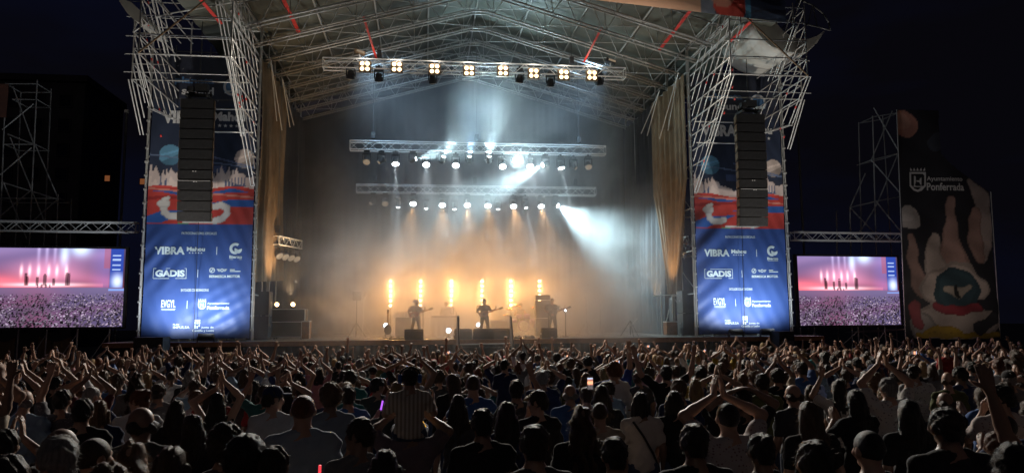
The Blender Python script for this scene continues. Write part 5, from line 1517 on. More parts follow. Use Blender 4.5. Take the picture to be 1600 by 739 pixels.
p = on_deck(697, 38.0)
person(variant('keys', (3600, 1800, 700), al='keys', ar='keys', pitch=R(-20), yaw=R(0), legs='stand', sleeve='long'), p, R(180), 'short', 'brown', cloth((0.30, 0.26, 0.22)), cloth((0.04, 0.04, 0.05)), 1.74, 'keyboard player in a pale shirt behind the keyboard rig', G)
p = on_deck(813, 39.6)
person(variant('drum', (3600, 1800, 700), al='drum', ar='drum', pitch=R(-8), yaw=R(10), legs='sit', sleeve='tank'), (p.x, 39.6, DECK+0.25-0.32), R(180), 'curly', 'dark brown', cloth((0.10, 0.08, 0.14)), cloth((0.03, 0.03, 0.04)), 1.74, 'drummer in a sleeveless top seated behind the purple drum kit', G)
# keyboard rig
p = on_deck(695, 37.2); t = thing('keyboard_rig', p, 'keyboard on a stand with a pale cloth front', 'keyboard')
MB().box((0, 0, 1.0), (1.35, 0.36, 0.09)).build('keyboard', M['black'], t)
MB().box((0.0, 0.21, 1.02), (1.2, 0.14, 0.06)).build('keys', M['white'], t)
MB().box((0.12, -0.1, 1.45), (0.8, 0.28, 0.07)).build('synthesizer', M['white'], t)
for q in (-1, 1):
    bar('leg', (q*0.5, -0.05, 0), (-q*0.5, -0.05, 0.95), 0.022, 'darksteel', t); bar('riser_leg', (q*0.3+0.12, -0.05, 1.03), (q*0.3+0.12, -0.05, 1.42), 0.018, 'darksteel', t)
V = []; F = []
for j in range(9):
    for i in range(41): V.append((-0.72+1.44*i/40, -0.24+0.025*math.sin(i*0.8)*(1-j/10), 0.06+0.11*j))
for j in range(8):
    for i in range(40): a = j*41+i; F.append([a, a+1, a+42, a+41])
link('cloth_front', np_mesh('cloth_front', V, F, M['canvas'], True), t)
p = on_deck(630, 37.0); t = thing('amplifier', p, 'guitar amplifier with silver top behind the guitarist in the hat', 'amplifier')
MB().box((0, 0, 0.5), (0.75, 0.4, 0.95)).build('cabinet', M['blackcab'], t); MB().box((0, -0.21, 0.45), (0.68, 0.02, 0.7)).build('grille', M['darksteel'], t); MB().box((0, 0, 1.12), (0.78, 0.38, 0.26)).build('amp_head', M['alu'], t)
p = on_deck(780, 36.5); t = thing('equipment_case', p, 'pale grey equipment case with a bright white top right of the singer', 'case')
MB().box((0, 0, 0.38), (0.85, 0.55, 0.72)).build('body', M['canvas'], t); MB().box((0, 0, 0.77), (0.9, 0.6, 0.06)).build('lid', M['white'], t)
for q in (-1, 1): MB().box((q*0.43, -0.28, 0.38), (0.03, 0.03, 0.72)).build('edge_trim', M['alu'], t)
p = on_deck(848, 36.0); t = thing('speaker_stack', p, 'tall dark speaker stack behind the rightmost musician', 'loudspeaker')
for k in range(2):
    MB().box((0, 0, 0.45+0.88*k), (0.74, 0.45, 0.84)).build('cabinet', M['blackcab'], t); MB().box((0, -0.232, 0.45+0.88*k), (0.66, 0.02, 0.76)).build('grille', M['darksteel'], t)
MB().box((0, 0, 1.90), (0.72, 0.36, 0.24)).build('amp_head', M['black'], t)
# drum kit on its riser
p = on_deck(817, 38.9); t = thing('drum_riser', p, 'low carpeted platform under the drum kit', 'platform')
MB().box((0, 0.3, 0.11), (2.2, 2.2, 0.20)).build('platform', M['deck'], t); MB().box((0, -0.81, 0.11), (2.2, 0.03, 0.215)).build('edge_trim', M['alu'], t)
t = thing('drum_kit', (p.x, 38.7, DECK+0.22), 'purple drum kit with brass cymbals at the back of the stage', 'drum kit')
MB().lathe([(0.27, -0.22), (0.29, -0.22), (0.29, 0.22), (0.27, 0.22)], (0, -0.05, 0.30), (0, 1, 0), 20).build('bass_drum', M['purple'], t, smooth=True)
MB().lathe([(0.003, -0.226), (0.26, -0.224), (0.26, -0.215)], (0, -0.05, 0.30), (0, 1, 0), 20).build('drum_head', M['white'], t)
for (x, y, z, r, h, nm) in ((-0.22, -0.05, 0.78, 0.15, 0.2, 'tom'), (0.18, -0.05, 0.78, 0.16, 0.22, 'tom'), (0.58, 0.3, 0.42, 0.21, 0.4, 'floor_tom'), (-0.45, 0.35, 0.55, 0.18, 0.14, 'snare')):
    MB().lathe([(r, -h/2), (r+0.01, -h/2), (r, 0), (r+0.01, h/2), (r-0.01, h/2)], (x, y, z), (0, -0.15, 1), 18).build(nm, M['purple'], t, smooth=True)
    bar('stand_leg', (x, y, z-h/2), (x, y+0.05, 0), 0.014, 'steel', t)
for (x, y, z, r) in ((-0.72, 0.1, 1.15, 0.24), (0.72, 0.05, 1.22, 0.26), (-0.35, 0.0, 1.35, 0.2), (-0.85, 0.4, 0.85, 0.18)):
    MB().lathe([(r, 0.0), (r*0.5, 0.02), (0.05, 0.035), (0.03, 0.06), (0.004, 0.062)], (x, y, z), (0.1, -0.3, 1), 18).build('cymbal', M['brass'], t, smooth=True)
    bar('cymbal_stand', (x, y, 0), (x, y, z), 0.013, 'steel', t)
    for k in range(3): a = 2*math.pi*k/3; bar('stand_leg', (x, y, 0.3), (x+0.22*math.cos(a), y+0.22*math.sin(a), 0.01), 0.010, 'steel', t)
t = thing('drum_stool', (on_deck(813, 39.6).x, 39.62, DECK+0.215), 'round black stool under the drummer', 'stool')
MB().lathe([(0.16, 0), (0.17, 0.04), (0.15, 0.08)], (0, 0, 0.22), (0, 0, 1), 14).build('seat', M['black'], t, smooth=True); bar('post', (0, 0, 0), (0, 0, 0.22), 0.03, 'steel', t)
# microphones
def mic(px, y, h, label, boom=0.35):
    t = thing('microphone_stand', on_deck(px, y), label, 'microphone stand')
    bar('pole', (0, 0, 0.02), (0, 0, h*0.8), 0.014, 'black', t); bar('boom', (0, 0, h*0.8), (boom, 0.05, h), 0.011, 'black', t)
    MB().lathe([(0.16, 0), (0.16, 0.02), (0.03, 0.035)], (0, 0, 0), (0, 0, 1), 14).build('base', M['black'], t)
    MB().lathe([(0.015, -0.1), (0.02, 0), (0.032, 0.02), (0.03, 0.06), (0.005, 0.075)], (boom, 0.05, h), (0.3, 0.8, 0.3), 10).build('microphone', M['silver'], t, smooth=True)
mic(661, 34.0, 1.55, 'microphone stand in front of the guitarist in the hat', -0.25)
mic(752, 33.6, 1.55, 'microphone stand in front of the singer', 0.12)
mic(884, 34.6, 1.45, 'microphone stand right of the rightmost musician', -0.3)
mic(713, 37.0, 1.5, 'microphone stand beside the keyboard rig', -0.2)
# spare guitar on a stand with a small lamp
t = thing('guitar_on_stand', on_deck(606, 34.2), 'spare guitar upright on a stand at the left of the band', 'guitar')
g0 = bpy.data.objects.new('instrument', None)
bmb = []
for nm, mb_, mt_ in (('body', MB().prism([(0.17*math.cos(a)*1.0, 0.42+0.2*math.sin(a)*(1.15)) for a in [2*math.pi*i/20 for i in range(20)]], -0.03, 0.03, 'xz'), 'black'), ('neck', MB().box((0, 0, 0.9), (0.06, 0.03, 0.6)), 'wood'), ('headstock', MB().box((0, 0, 1.24), (0.10, 0.02, 0.18)), 'black')):
    mb_.build(nm, M[mt_], t)
for q in (-1, 1): bar('stand_leg', (q*0.02, 0.06, 0.4), (q*0.22, 0.1, 0.01), 0.014, 'steel', t)
bpy.data.objects.remove(g0)
def floor_lamp(px, py, y, label, lens='whitelens', r=0.10):
    c = at(px, py, y=y); t = thing('floor_lamp', (c.x, y, DECK), label, 'stage light', 'small floor lamps among the band')
    h = max(0.15, c.z-DECK)
    bar('post', (0, 0, 0), (0, 0, h), 0.02, 'black', t)
    MB().box((0, 0, 0.02), (0.24, 0.24, 0.04)).build('base', M['black'], t)
    MB().lathe([(0.04, 0.14), (r, 0.08), (r+0.01, -0.03), (r, -0.04)], (0, 0, h), (0, 1, 0), 12).build('housing', M['black'], t, smooth=True)
    MB().lathe([(0.004, -0.07), (r*0.6, -0.06), (r*0.95, -0.04), (r*0.95, -0.03)], (0, 0, h), (0, 1, 0), 12).build('lens', M[lens], t, smooth=True)
floor_lamp(603, 508, 34.9, 'white floor lamp beside the spare guitar')
floor_lamp(701, 516, 36.2, 'round white floor lamp at the foot of the keyboard rig', r=0.13)
floor_lamp(747, 507, 36.0, 'small white floor lamp behind the singer')
floor_lamp(883, 485, 35.6, 'small white lamp on a post right of the band', r=0.06)
# pedals and small clutter on the deck
for i, (px, y, lb) in enumerate(((617, 33.4, 'effects pedal board left of the left wedge monitor'), (628, 33.6, 'small black pedal beside the pedal board'), (806, 33.0, 'flat pedal board right of the steps'), (826, 33.1, 'small effects pedal near the drum riser'), (737, 32.9, 'white water bottle pack beside the centre monitors'))):
    t = thing('pedal_board' if i < 4 else 'water_bottle', on_deck(px, y), lb, 'pedal' if i < 4 else 'bottle')
    if i < 4:
        MB().box((0, 0, 0.05), (0.5 if i != 1 else 0.2, 0.3, 0.06), Matrix.Rotation(0.15, 3, 'X')).build('board', M['black'], t)
        for k in range(3 if i != 1 else 1): MB().box((-0.15+0.15*k, 0, 0.11), (0.08, 0.12, 0.05)).build('pedal', M['alu' if k % 2 else 'darksteel'], t)
    else:
        MB().lathe([(0.045, 0), (0.05, 0.02), (0.05, 0.22), (0.02, 0.3), (0.02, 0.32)], (0, 0, 0), (0, 0, 1), 12).build('bottle_body', M['white'], t, smooth=True)
        MB().lathe([(0.024, 0), (0.024, 0.03)], (0, 0, 0.32), (0, 0, 1), 10).build('cap', M['darksteel'], t)
# right wing rack with purple lights
p = on_deck(1058, 36.6); t = thing('equipment_rack', p, 'dark equipment rack with purple lights at the right wing', 'rack')
MB().box((0, 0, 0.95), (0.6, 0.6, 1.9)).build('cabinet', M['blackcab'], t)
for q in (-0.06, 0.1): MB().box((q, -0.31, 1.05), (0.06, 0.02, 0.03)).build('indicator', M['purpleled'], t)
bar('pole', (-0.7, 0.3, 0), (-0.7, 0.3, 2.2), 0.03, 'steel', t); bar('crossbar', (-1.1, 0.3, 2.0), (0.3, 0.3, 2.06), 0.025, 'steel', t); bar('brace', (-0.6, 0.3, 0.2), (0.05, 0.3, 2.5), 0.025, 'steel', t)
p = on_deck(1047, 34.4); t = thing('flight_case', p, 'tan lit case at the foot of the right curtain', 'case')
MB().box((0, 0, 0.35), (0.5, 0.5, 0.6)).build('body', M['wood'], t); MB().box((0, 0, 0.68), (0.52, 0.52, 0.05)).build('lid', M['alu'], t)
t = tripod('lamp_stand', 985, 33.6, 0.5, 'low slanted stand on the bare right part of the stage', 'stand', 'darksteel', 0.02); bar('arm', (0, 0, 0.5), (0.35, 0, 0.85), 0.02, 'alu', t)
# front subwoofers at the left
for px, y, w, z, lb in ((238, 31.2, 1.1, 0, 'black subwoofer box in front of the left sponsor banner'), (1222, 31.4, 0.7, 0, 'black subwoofer box at the right end of the right sponsor banner')):
    x = at(px, 530, y=y).x; t = thing('subwoofer', (x, y, gz(y)), lb, 'loudspeaker')
    for k in range(2):
        MB().box((0, 0, 0.62+1.2*k), (w, 0.9, 1.17 if k == 0 else 1.1)).build('cabinet', M['blackcab'], t)
        for q in (-0.25, 0.25): MB().lathe([(0.15, 0.02), (0.16, 0.0), (0.10, -0.05), (0.03, -0.04), (0.003, -0.03)], (q*w, -0.452, 0.62+1.2*k), (0, -1, 0), 14).build('driver', M['darksteel'], t, smooth=True)

# ------------------------------------------------------------------ the crowd
PAL = {'black': (.018, .018, .02), 'dark grey': (.06, .06, .065), 'grey': (.16, .16, .165), 'white': (.55, .55, .56), 'navy': (.02, .03, .09), 'blue': (.05, .12, .32), 'light blue': (.25, .38, .52), 'olive': (.10, .11, .04), 'red': (.30, .03, .03), 'maroon': (.12, .02, .03), 'beige': (.40, .33, .25), 'pink': (.45, .22, .24), 'teal': (.03, .16, .17), 'mustard': (.40, .27, .03)}
DENIM = cloth((.05, .07, .13)); DARKT = cloth((.025, .025, .03))
VK = [('down', dict(al='down', ar='down')), ('downturned', dict(al='down', ar='down', yaw=R(-48))), ('clap', dict(al='clap', ar='clap', pitch=R(6))), ('claphigh', dict(al='claphigh', ar='claphigh', yaw=R(10), pitch=R(8))),
      ('rightup', dict(al='down', ar='up', pitch=R(8))), ('leftfist', dict(al='fist', ar='down', yaw=R(-8))), ('botharmsup', dict(al='up', ar='up', pitch=R(10))), ('clapmid', dict(al='clapmid', ar='clapmid')),
      ('phone', dict(al='phone', ar='phone')), ('wide', dict(al='wide', ar='wide', pitch=R(10))), ('bent', dict(al='bent', ar='down', yaw=R(15))), ('clapface', dict(al='clapface', ar='clapface', yaw=R(-12))),
      ('headhands', dict(al='head', ar='head')), ('chin', dict(al='chin', ar='down', yaw=R(60))), ('phonehigh', dict(al='down', ar='phonehigh')), ('rightbent', dict(al='hip', ar='bent', yaw=R(-20))), ('slight', dict(al='down', ar='down', yaw=R(35), sleeve='long')), ('tankclap', dict(al='clap', ar='claphigh', sleeve='tank', shw=.9, hips=1.05, yaw=R(-10)))]
VAR = {k: variant(k, **kw) for k, kw in VK}
POSE_TXT = {'down': 'arms down', 'downturned': 'face turned right', 'clap': 'clapping overhead', 'claphigh': 'clapping high overhead', 'rightup': 'right arm raised straight', 'leftfist': 'left fist raised', 'botharmsup': 'both arms raised straight', 'clapmid': 'hands together at the chest',
            'phone': 'hands lifted before the face', 'wide': 'arms raised wide', 'bent': 'left arm bent upward', 'clapface': 'clapping before the face', 'headhands': 'hands on the head', 'chin': 'hand at the chin, face turned left', 'phonehigh': 'right hand lifted high', 'rightbent': 'right arm bent upward', 'slight': 'face turned half left', 'tankclap': 'bare arms clapping overhead'}
HAIR_TXT = {'short': 'short {}', 'buzz': 'cropped {}', 'bald': 'balding {}', 'curly': 'curly {}', 'long': 'long straight {}', 'longwavy': 'long wavy {}', 'bob': 'bobbed {}', 'bun': 'bunned {}', 'pony': 'ponytailed {}'}
CG = 'people in the concert crowd'
PLACED = []     # (x, y, r)
SHIRTS = {}
def placed_at(px, topy, h):
    """distance at which a person of that height has the top of the head at that line of the picture"""
    lo_, hi_ = 2.5, 31.0
    for _ in range(40):
        d = (lo_+hi_)/2
        y_top = 0
        P = np.array((CAM[0]+d*0.12, d, gz(d)+h))-CAM
        y_top = 369.5-FOC*(P@AY)/(P@AF)
        if y_top > topy: lo_ = d
        else: hi_ = d
    p = at(px, topy, y=d); return p.x, d
white_pat = patterned('light_print_cloth', (.50, .49, .47), (.22, .20, .22), 26); pink_pat = patterned('pale_print_cloth', (.48, .42, .40), (.25, .16, .16), 34)
stripe = patterned('striped_cloth', (.52, .46, .38), (.30, .24, .20), 7.0, True)
checked = patterned('dark_check_cloth', (.10, .10, .12), (.24, .24, .26), 40)
seats = [   # px, head-top py, pose, hair, hair colour, top, height, width, label, extra
    (12, 694, 'down', 'short', 'dark brown', 'maroon', 1.74, 1, 'dark short-haired person cut by the lower left corner of the photo', None),
    (10, 655, 'clapface', 'short', 'black', 'black', 1.66, 1, 'dark-haired person clapping at the left edge of the photo', None),
    (38, 597, 'down', 'bald', 'grey', 'light blue', 1.76, 1.05, 'balding person in light blue shirt near the left edge', None),
    (98, 655, 'downturned', 'bald', 'grey', 'black', 1.72, 1, 'balding person with face turned right near the lower left corner', None),
    (88, 668, 'slight', 'short', 'grey', 'dark grey', 1.76, 1.08, 'grey-haired person in dark grey near the lower left corner', None),
    (150, 671, 'downturned', 'buzz', 'dark brown', 'black', 1.70, 1, 'cropped dark-haired person left of the long-haired blond woman', None),
    (207, 680, 'down', 'longwavy', 'light brown', 'black', 1.66, 1, 'person with long wavy light brown hair at the bottom left', None),
    (219, 626, 'slight', 'bald', 'dark brown', 'dark grey', 1.78, 1.1, 'balding person in a dark grey jacket below the left banner', None),
    (130, 612, 'down', 'short', 'black', 'black', 1.74, 1, 'person with short black hair in black, left of the balding jacket wearer', None),
    (145, 594, 'downturned', 'buzz', 'grey', 'navy', 1.74, 1, 'cropped grey-haired person in navy among the left crowd', None),
    (98, 598, 'leftfist', 'short', 'black', 'check', 1.74, 1, 'dark-haired person in checked shirt with left fist raised at the left', None),
    (170, 716, 'down', 'curly', 'light brown', 'grey', 1.66, 1, 'light curly head low at the bottom left edge', None),
    (268, 687, 'down', 'bob', 'brown', 'black', 1.66, 1, 'brown bobbed head at the bottom left of centre', None),
    (353, 659, 'down', 'curly', 'dark brown', 'check', 1.72, 1, 'person with big curly dark hair and dark checked top', None),
    (388, 678, 'downturned', 'curly', 'black', 'black', 1.70, 1, 'curly black-haired person with face turned right at the bottom', None),
    (428, 690, 'down', 'short', 'dark brown', 'black', 1.66, 1, 'dark short-haired head beside the curly black-haired person', None),
    (474, 613, 'down', 'buzz', 'reddish', 'light', 1.82, 1.12, 'broad person in pale blue-grey shirt with cropped reddish hair', None),
    (517, 598, 'down', 'curly', 'light brown', 'blue grey', 1.80, 1.0, 'frizzy-haired tall person in grey shirt left of the child on shoulders', None),
    (341, 607, 'tankclap', 'long', 'black', 'black', 1.66, .95, 'person with long black hair and bare arms clapping, left of centre', None),
    (276, 617, 'down', 'long', 'dark brown', 'black', 1.64, .95, 'person with long dark brown hair below the left banner', None),
    (438, 564, 'down', 'long', 'blond', 'white', 1.66, .95, 'long-haired blond person in white top left of centre', None),
    (413, 596, 'bent', 'bun', 'dark brown', 'teal', 1.66, .95, 'bunned dark-haired person in teal with left arm bent', None),
    (448, 599, 'clap', 'long', 'black', 'black', 1.66, .95, 'long black-haired person clapping left of the pale blue-grey shirt', None),
    (561, 650, 'chin', 'short', 'dark brown', 'grey', 1.70, .95, 'boyish person with glasses look, face turned left, grey t-shirt, bottom centre', None),
    (716, 617, 'down', 'long', 'dark brown', 'dark grey', 1.66, .95, 'long dark-haired person right of the child on shoulders', None),
    (754, 640, 'down', 'short', 'black', 'black', 1.70, 1.05, 'short black-haired broad person in black at the bottom centre', None),
    (792, 630, 'down', 'long', 'black', 'navy', 1.68, 1, 'long black-haired person in navy at the bottom centre', None),
    (597, 589, 'down', 'long', 'reddish', 'grey', 1.66, .95, 'long reddish-haired person left of the child on shoulders', None),
    (544, 597, 'down', 'bun', 'brown', 'teal', 1.66, .95, 'brown bunned person in teal left of the child', None),
    (808, 595, 'rightbent', 'short', 'black', 'dark grey', 1.76, 1, 'short black-haired person with right arm bent up at the centre', None),
    (909, 641, 'down', 'longwavy', 'brown', 'black', 1.68, 1, 'long wavy brown-haired person in black right of centre', None),
    (940, 606, 'down', 'long', 'dark brown', 'black', 1.70, 1, 'long dark-haired tall person behind the wavy brown-haired one', 'phone'),
    (962, 570, 'rightup', 'short', 'dark brown', 'jersey', 1.80, 1.05, 'person in blue jersey numbered ten with right arm raised', 'jersey'),
    (1001, 618, 'down', 'bob', 'black', 'cream', 1.66, .95, 'black bobbed person in pale blouse with a dark bag strap', 'strap'),
    (1054, 617, 'down', 'bob', 'dark brown', 'black', 1.66, 1, 'dark brown bobbed person in black right of the pale blouse', None),
    (1041, 575, 'wide', 'short', 'black', 'black', 1.80, 1.02, 'tall dark person with arms spread high right of centre', None),
    (1087, 598, 'down', 'long', 'blond', 'black', 1.66, .95, 'long blond person in black right of centre', None),
    (1138, 638, 'clap', 'buzz', 'dark brown', 'pinkprint', 1.74, 1.08, 'cropped person in pale printed shirt clapping at the lower right', None),
    (1160, 616, 'headhands', 'short', 'black', 'black', 1.74, 1, 'dark person with both hands on the head behind the printed shirt', None),
    (1191, 591, 'down', 'short', 'dark brown', 'olive', 1.76, 1.0, 'short-haired person in olive green t-shirt right of centre', None),
    (1253, 573, 'phonehigh', 'short', 'dark brown', 'blue', 1.78, 1.03, 'short-haired person in blue t-shirt lifting the right hand', None),
    (1265, 640, 'down', 'long', 'brown', 'black', 1.68, 1, 'long brown-haired person in black at the lower right', None),
    (1161, 590, 'clapface', 'bun', 'light brown', 'black', 1.66, .95, 'light brown bunned person clapping before the face, right crowd', None),
    (1215, 585, 'down', 'curly', 'dark brown', 'black', 1.70, 1, 'curly dark-haired person behind the olive t-shirt', None),
    (1388, 601, 'claphigh', 'short', 'grey', 'print', 1.76, 1.02, 'grey-haired person in light printed shirt clapping at the right', None),
    (1430, 581, 'downturned', 'short', 'dark brown', 'print', 1.76, 1.05, 'dark-haired person in light printed shirt looking right', None),
    (1500, 585, 'slight', 'short', 'black', 'navy', 1.76, 1, 'black-haired person in dark long sleeves at the far right', None),
    (1563, 618, 'chin', 'short', 'black', 'pinkprint', 1.76, 1.08, 'dark-haired person in pale printed shirt with face turned left at the right edge', None),
    (1573, 579, 'down', 'long', 'brown', 'dark grey', 1.68, 1, 'long brown-haired person near the right edge', None),
    (1421, 640, 'down', 'long', 'black', 'black', 1.68, 1.02, 'long black-haired person in black at the lower right', None),
    (1310, 605, 'bent', 'long', 'black', 'cream', 1.66, .95, 'long black-haired person in pale top with left arm bent, right crowd', None),
    (1480, 655, 'down', 'short', 'black', 'black', 1.78, 1.1, 'broad black-clad person at the lower right, before the dark long sleeves', None),
    (655, 690, 'none', '', '', '', 0, 0, '', 'father'),
    (300, 640, 'slight', 'long', 'dark brown', 'black', 1.66, .95, 'long dark-haired person in black long sleeves left of the curly one', None),
    (602, 700, 'down', 'bob', 'black', 'black', 1.6, 1, 'black bobbed head low beside the parent at the bottom', None),
    (835, 668, 'down', 'short', 'dark brown', 'dark grey', 1.72, 1.05, 'dark brown-haired person in dark grey low at the bottom centre', None),
    (1085, 672, 'down', 'short', 'black', 'black', 1.70, 1.05, 'black-haired person in black low at the bottom right of centre', None),
    (1360, 690, 'down', 'buzz', 'black', 'black', 1.68, 1.05, 'cropped black head low at the bottom right', None),
    (1190, 690, 'down', 'bun', 'black', 'black', 1.62, 1, 'black bunned head low at the bottom right of centre', None),
    (960, 690, 'down', 'short', 'black', 'black', 1.62, 1, 'black short-haired head low under the wavy brown hair', None)]
def top_mat(t):
    return {'check': checked, 'light': cloth((.30, .36, .42)), 'blue grey': cloth((.22, .25, .29)), 'jersey': cloth((.025, .05, .26)), 'cream': cloth((.50, .45, .42)), 'print': white_pat, 'pinkprint': pink_pat}.get(t) or cloth(PAL[t])
def phone(loc, rz, label, strength=1.3):
    t = thing('phone', loc, label, 'phone', 'lit phones held up in the crowd', rz)
    MB().box((0, 0, 0), (0.074, 0.009, 0.155)).build('case', M['black'], t)
    V = [(-.034, -.0055, -.07), (.034, -.0055, -.07), (.034, -.0055, .07), (-.034, -.0055, .07)]
    gx, gzv = np.meshgrid(np.linspace(-.034, .034, 8), np.linspace(-.07, .07, 13)); C = np.zeros((gx.size, 3))
    C[:] = (0.5, 0.14, 0.07); u = (gzv.ravel()+.07)/.14; C[u < .35] = (.05, .03, .03); C[(u > .45) & (u < .75)] = (1.3, .55, .25); C[u > .85] = (.5, .6, .8)
    C += nr.random((gx.size, 1))*0.15
    i, j = np.meshgrid(np.arange(7), np.arange(12)); a = (j*8+i).ravel()
    link('display', np_mesh('display', np.stack([gx.ravel(), 0*gx.ravel()-.0055, gzv.ravel()], 1), np.stack([a, a+1, a+9, a+8], 1), M['led'], False, C), t)
    return t
NPERS = 0
for (px, ty, pose, hr, hc, tp, h, wd, lb, ex) in seats:
    if ex == 'father': continue
    x, d = placed_at(px, ty, h); PLACED.append((x, d)); NPERS += 1
    o = person(VAR[pose], (x, d, gz(d)), R(rng.uniform(-6, 6)) - math.atan2(x, 40), hr, hc, top_mat(tp), DENIM if NPERS % 3 else DARKT, h, lb, CG, None, wd)
    if ex == 'jersey':
        V, F = text_mesh('10', 0.05); mn, mx = V.min(0), V.max(0)
        P = np.stack([(V[:, 0]-mn[0])/(mx[0]-mn[0])*0.24-0.12, 0*V[:, 0]-0.142, 1.10+(V[:, 1]-mn[1])/(mx[1]-mn[1])*0.22], 1)
        link('shirt_number', np_mesh('shirt_number', P, F, cloth((.12, .18, .42))), o)
    if ex == 'strap':
        MB().path([(-0.12, -0.10, 1.42), (-0.02, -0.15, 1.28), (0.10, -0.13, 1.08), (0.16, -0.06, 0.96)], 0.014, 6).build('bag_strap', M['black'], o)
    if ex == 'phone':
        c = at(922, 599, y=d+0.45); phone(c, 0.0, 'lit phone filming the stage held up right of centre')
# the child riding on a parent's shoulders
fx, fd = placed_at(640, 640, 1.70)
fd = 6.35; fx = at(640, 640, y=fd).x
fa_ = person(variant('parent', al='hold', ar='hold', pitch=R(4)), (fx, fd, gz(fd)), 0.02, 'short', 'dark brown', cloth((.16, .12, .14)), DENIM, 1.70, 'parent carrying a child on the shoulders', CG, None, 1.08)
PLACED.append((fx, fd))
kid_h = 1.14; ks = kid_h/1.72
zk = at(640, 577, y=fd-0.02).z      # top of the child's head
kv = variant('child', al='kidhold', ar='kidhold', legs='sit', yaw=R(3), shw=.92)
kid = person(kv, (fx, fd-0.03, zk-1.72*ks), 0.0, 'short', 'dark brown', stripe, DENIM, kid_h, 'child in striped shirt with blue ear defenders riding on shoulders', CG, None, 1.12)
HM = Matrix.Translation(Vector(kv[3])) @ Matrix(kv[4].tolist()).to_4x4()
ed = bpy.data.objects.new('ear_defenders', MB().path([(0.115*math.cos(a), -.01, 0.03+0.115*math.sin(a)) for a in [math.pi*i/12 for i in range(13)]], 0.014, 6).mesh('ear_defenders', M['black'], True)); col.objects.link(ed); ed.parent = kid; ed.matrix_local = HM
for q in (-1, 1):
    MB().lathe([(0.045, 0), (0.06, 0.015), (0.055, 0.045), (0.02, 0.05)], (q*0.085, -.01, 0.0), (q, 0, 0), 14).build('ear_cup', cloth((.03, .10, .35)), ed, smooth=True)
for q, nm, px_, py_, py2, dx in ((-1, 'purple', 598, 626, 640, 3), (1, 'yellow', 657, 653, 667, 8)):
    a, b = at(px_, py_, y=fd+0.14), at(px_+(-dx if q < 0 else dx), py2, y=fd+0.10)
    t = thing('glow_stick', b, f'{nm} glow stick held by the child on shoulders', 'glow stick')
    bar('tube', (0, 0, 0), a-b, 0.008, 'glow'+nm, t); MB().lathe([(0.009, 0), (0.009, 0.02)], (0, 0, -0.01), (a-b), 8).build('cap', M['white'], t)
a, b = at(499, 739, y=3.6), at(500, 726, y=3.6); t = thing('glow_stick', a, 'red glow stick at the bottom edge of the crowd', 'glow stick'); bar('tube', (0, 0, -0.05), b-a, 0.007, 'glowred', t); MB().lathe([(0.009, 0), (0.009, 0.02)], (0, 0, -0.06), (0, 0, 1), 8).build('cap', M['white'], t)

# everyone else: scattered, the nearest 300 as single people
rp_ = random.Random(41)
cand = []
y = 3.6
while y < 30.2:
    w0, w1 = at(-40, 600, y=y).x-2.6, at(1640, 600, y=y).x+2.6
    st_ = 0.74 if y < 12 else 0.86
    x = w0 + rp_.uniform(0, st_)
    while x < w1:
        cand.append((x+rp_.uniform(-.2, .2), y+rp_.uniform(-.28, .28))); x += st_*rp_.uniform(.85, 1.5)
    y += 0.78 if y < 14 else 0.95
def topy_of(x, d, h):
    P = np.array((x, d, gz(d)+h))-CAM; return 369.5-FOC*(P@AY)/(P@AF), 800+FOC*(P@AX)/(P@AF)
people = []
for (x, d) in cand:
    if any((x-a)**2+(d-b)**2 < (0.50 if d < 12 else 0.42)**2 for a, b in PLACED): continue
    pose_p = rp_.random()
    if d > 9 and rp_.random() < 0.10+0.28*max(0.0, math.sin(x*0.9+1.3*math.sin(d*0.7))*math.sin(d*0.8+x*0.35)): continue
    h = min(1.92, max(1.48, rp_.gauss(1.69, 0.085)))
    ty, px = topy_of(x, d, h)
    block = False
    for (sx, sy, *_r) in seats:       # keep the hand-placed heads in sight
        dd = placed_at(sx, sy, 1.7)[1] if False else None
    if d < 7.5:
        # short people low in the frame only
        if any(abs(px-s[0]) < 0.26*FOC/d and topy_of(x, d, h)[0] < s[1]+18 for s in seats if s[6]): continue
        if abs(px-640) < 110: continue
    PLACED.append((x, d)); people.append((x, d, h))
people.sort(key=lambda q: q[1])
colw = ['black']*7+['dark grey']*4+['grey']*3+['white']*4+['navy']*4+['blue', 'light blue', 'olive', 'red', 'maroon', 'beige', 'pink', 'teal', 'mustard']
hairw = ['short']*7+['buzz']*2+['bald']*1+['curly']*2+['long']*5+['longwavy']*2+['bob']*2+['bun']*2+['pony']*2
hcw = ['black']*4+['dark brown']*6+['brown']*4+['light brown']*2+['blond']*2+['grey']+['reddish']
near_p = ['down']*9+['downturned', 'slight', 'slight', 'clapmid', 'chin']
far_p = ['down']*15+['downturned']*2+['slight']*3+['clap']*4+['claphigh']*4+['rightup', 'leftfist', 'botharmsup', 'clapmid', 'wide', 'bent', 'clapface', 'clapface', 'phonehigh', 'rightbent', 'tankclap', 'tankclap', 'slight', 'downturned']
LAND = [(40, 'far left'), (130, 'left screen'), (215, 'left mast'), (310, 'left banner'), (395, 'left speaker'), (455, 'flight case'), (557, 'tripod lamp'), (610, 'first lamp bar'), (650, 'hatted guitarist'), (697, 'keyboard'), (757, 'singer'), (815, 'drum kit'), (863, 'bass player'), (930, 'light tubes'), (990, 'bare stage'), (1055, 'right curtain'), (1110, 'VIBRA lettering'), (1190, 'right banner'), (1240, 'right mast'), (1290, 'right screen'), (1365, 'right scaffold'), (1425, 'town crest'), (1490, 'tall banner'), (1575, 'far right')]
def land(px): return min(LAND, key=lambda q: abs(q[0]-px))[1]
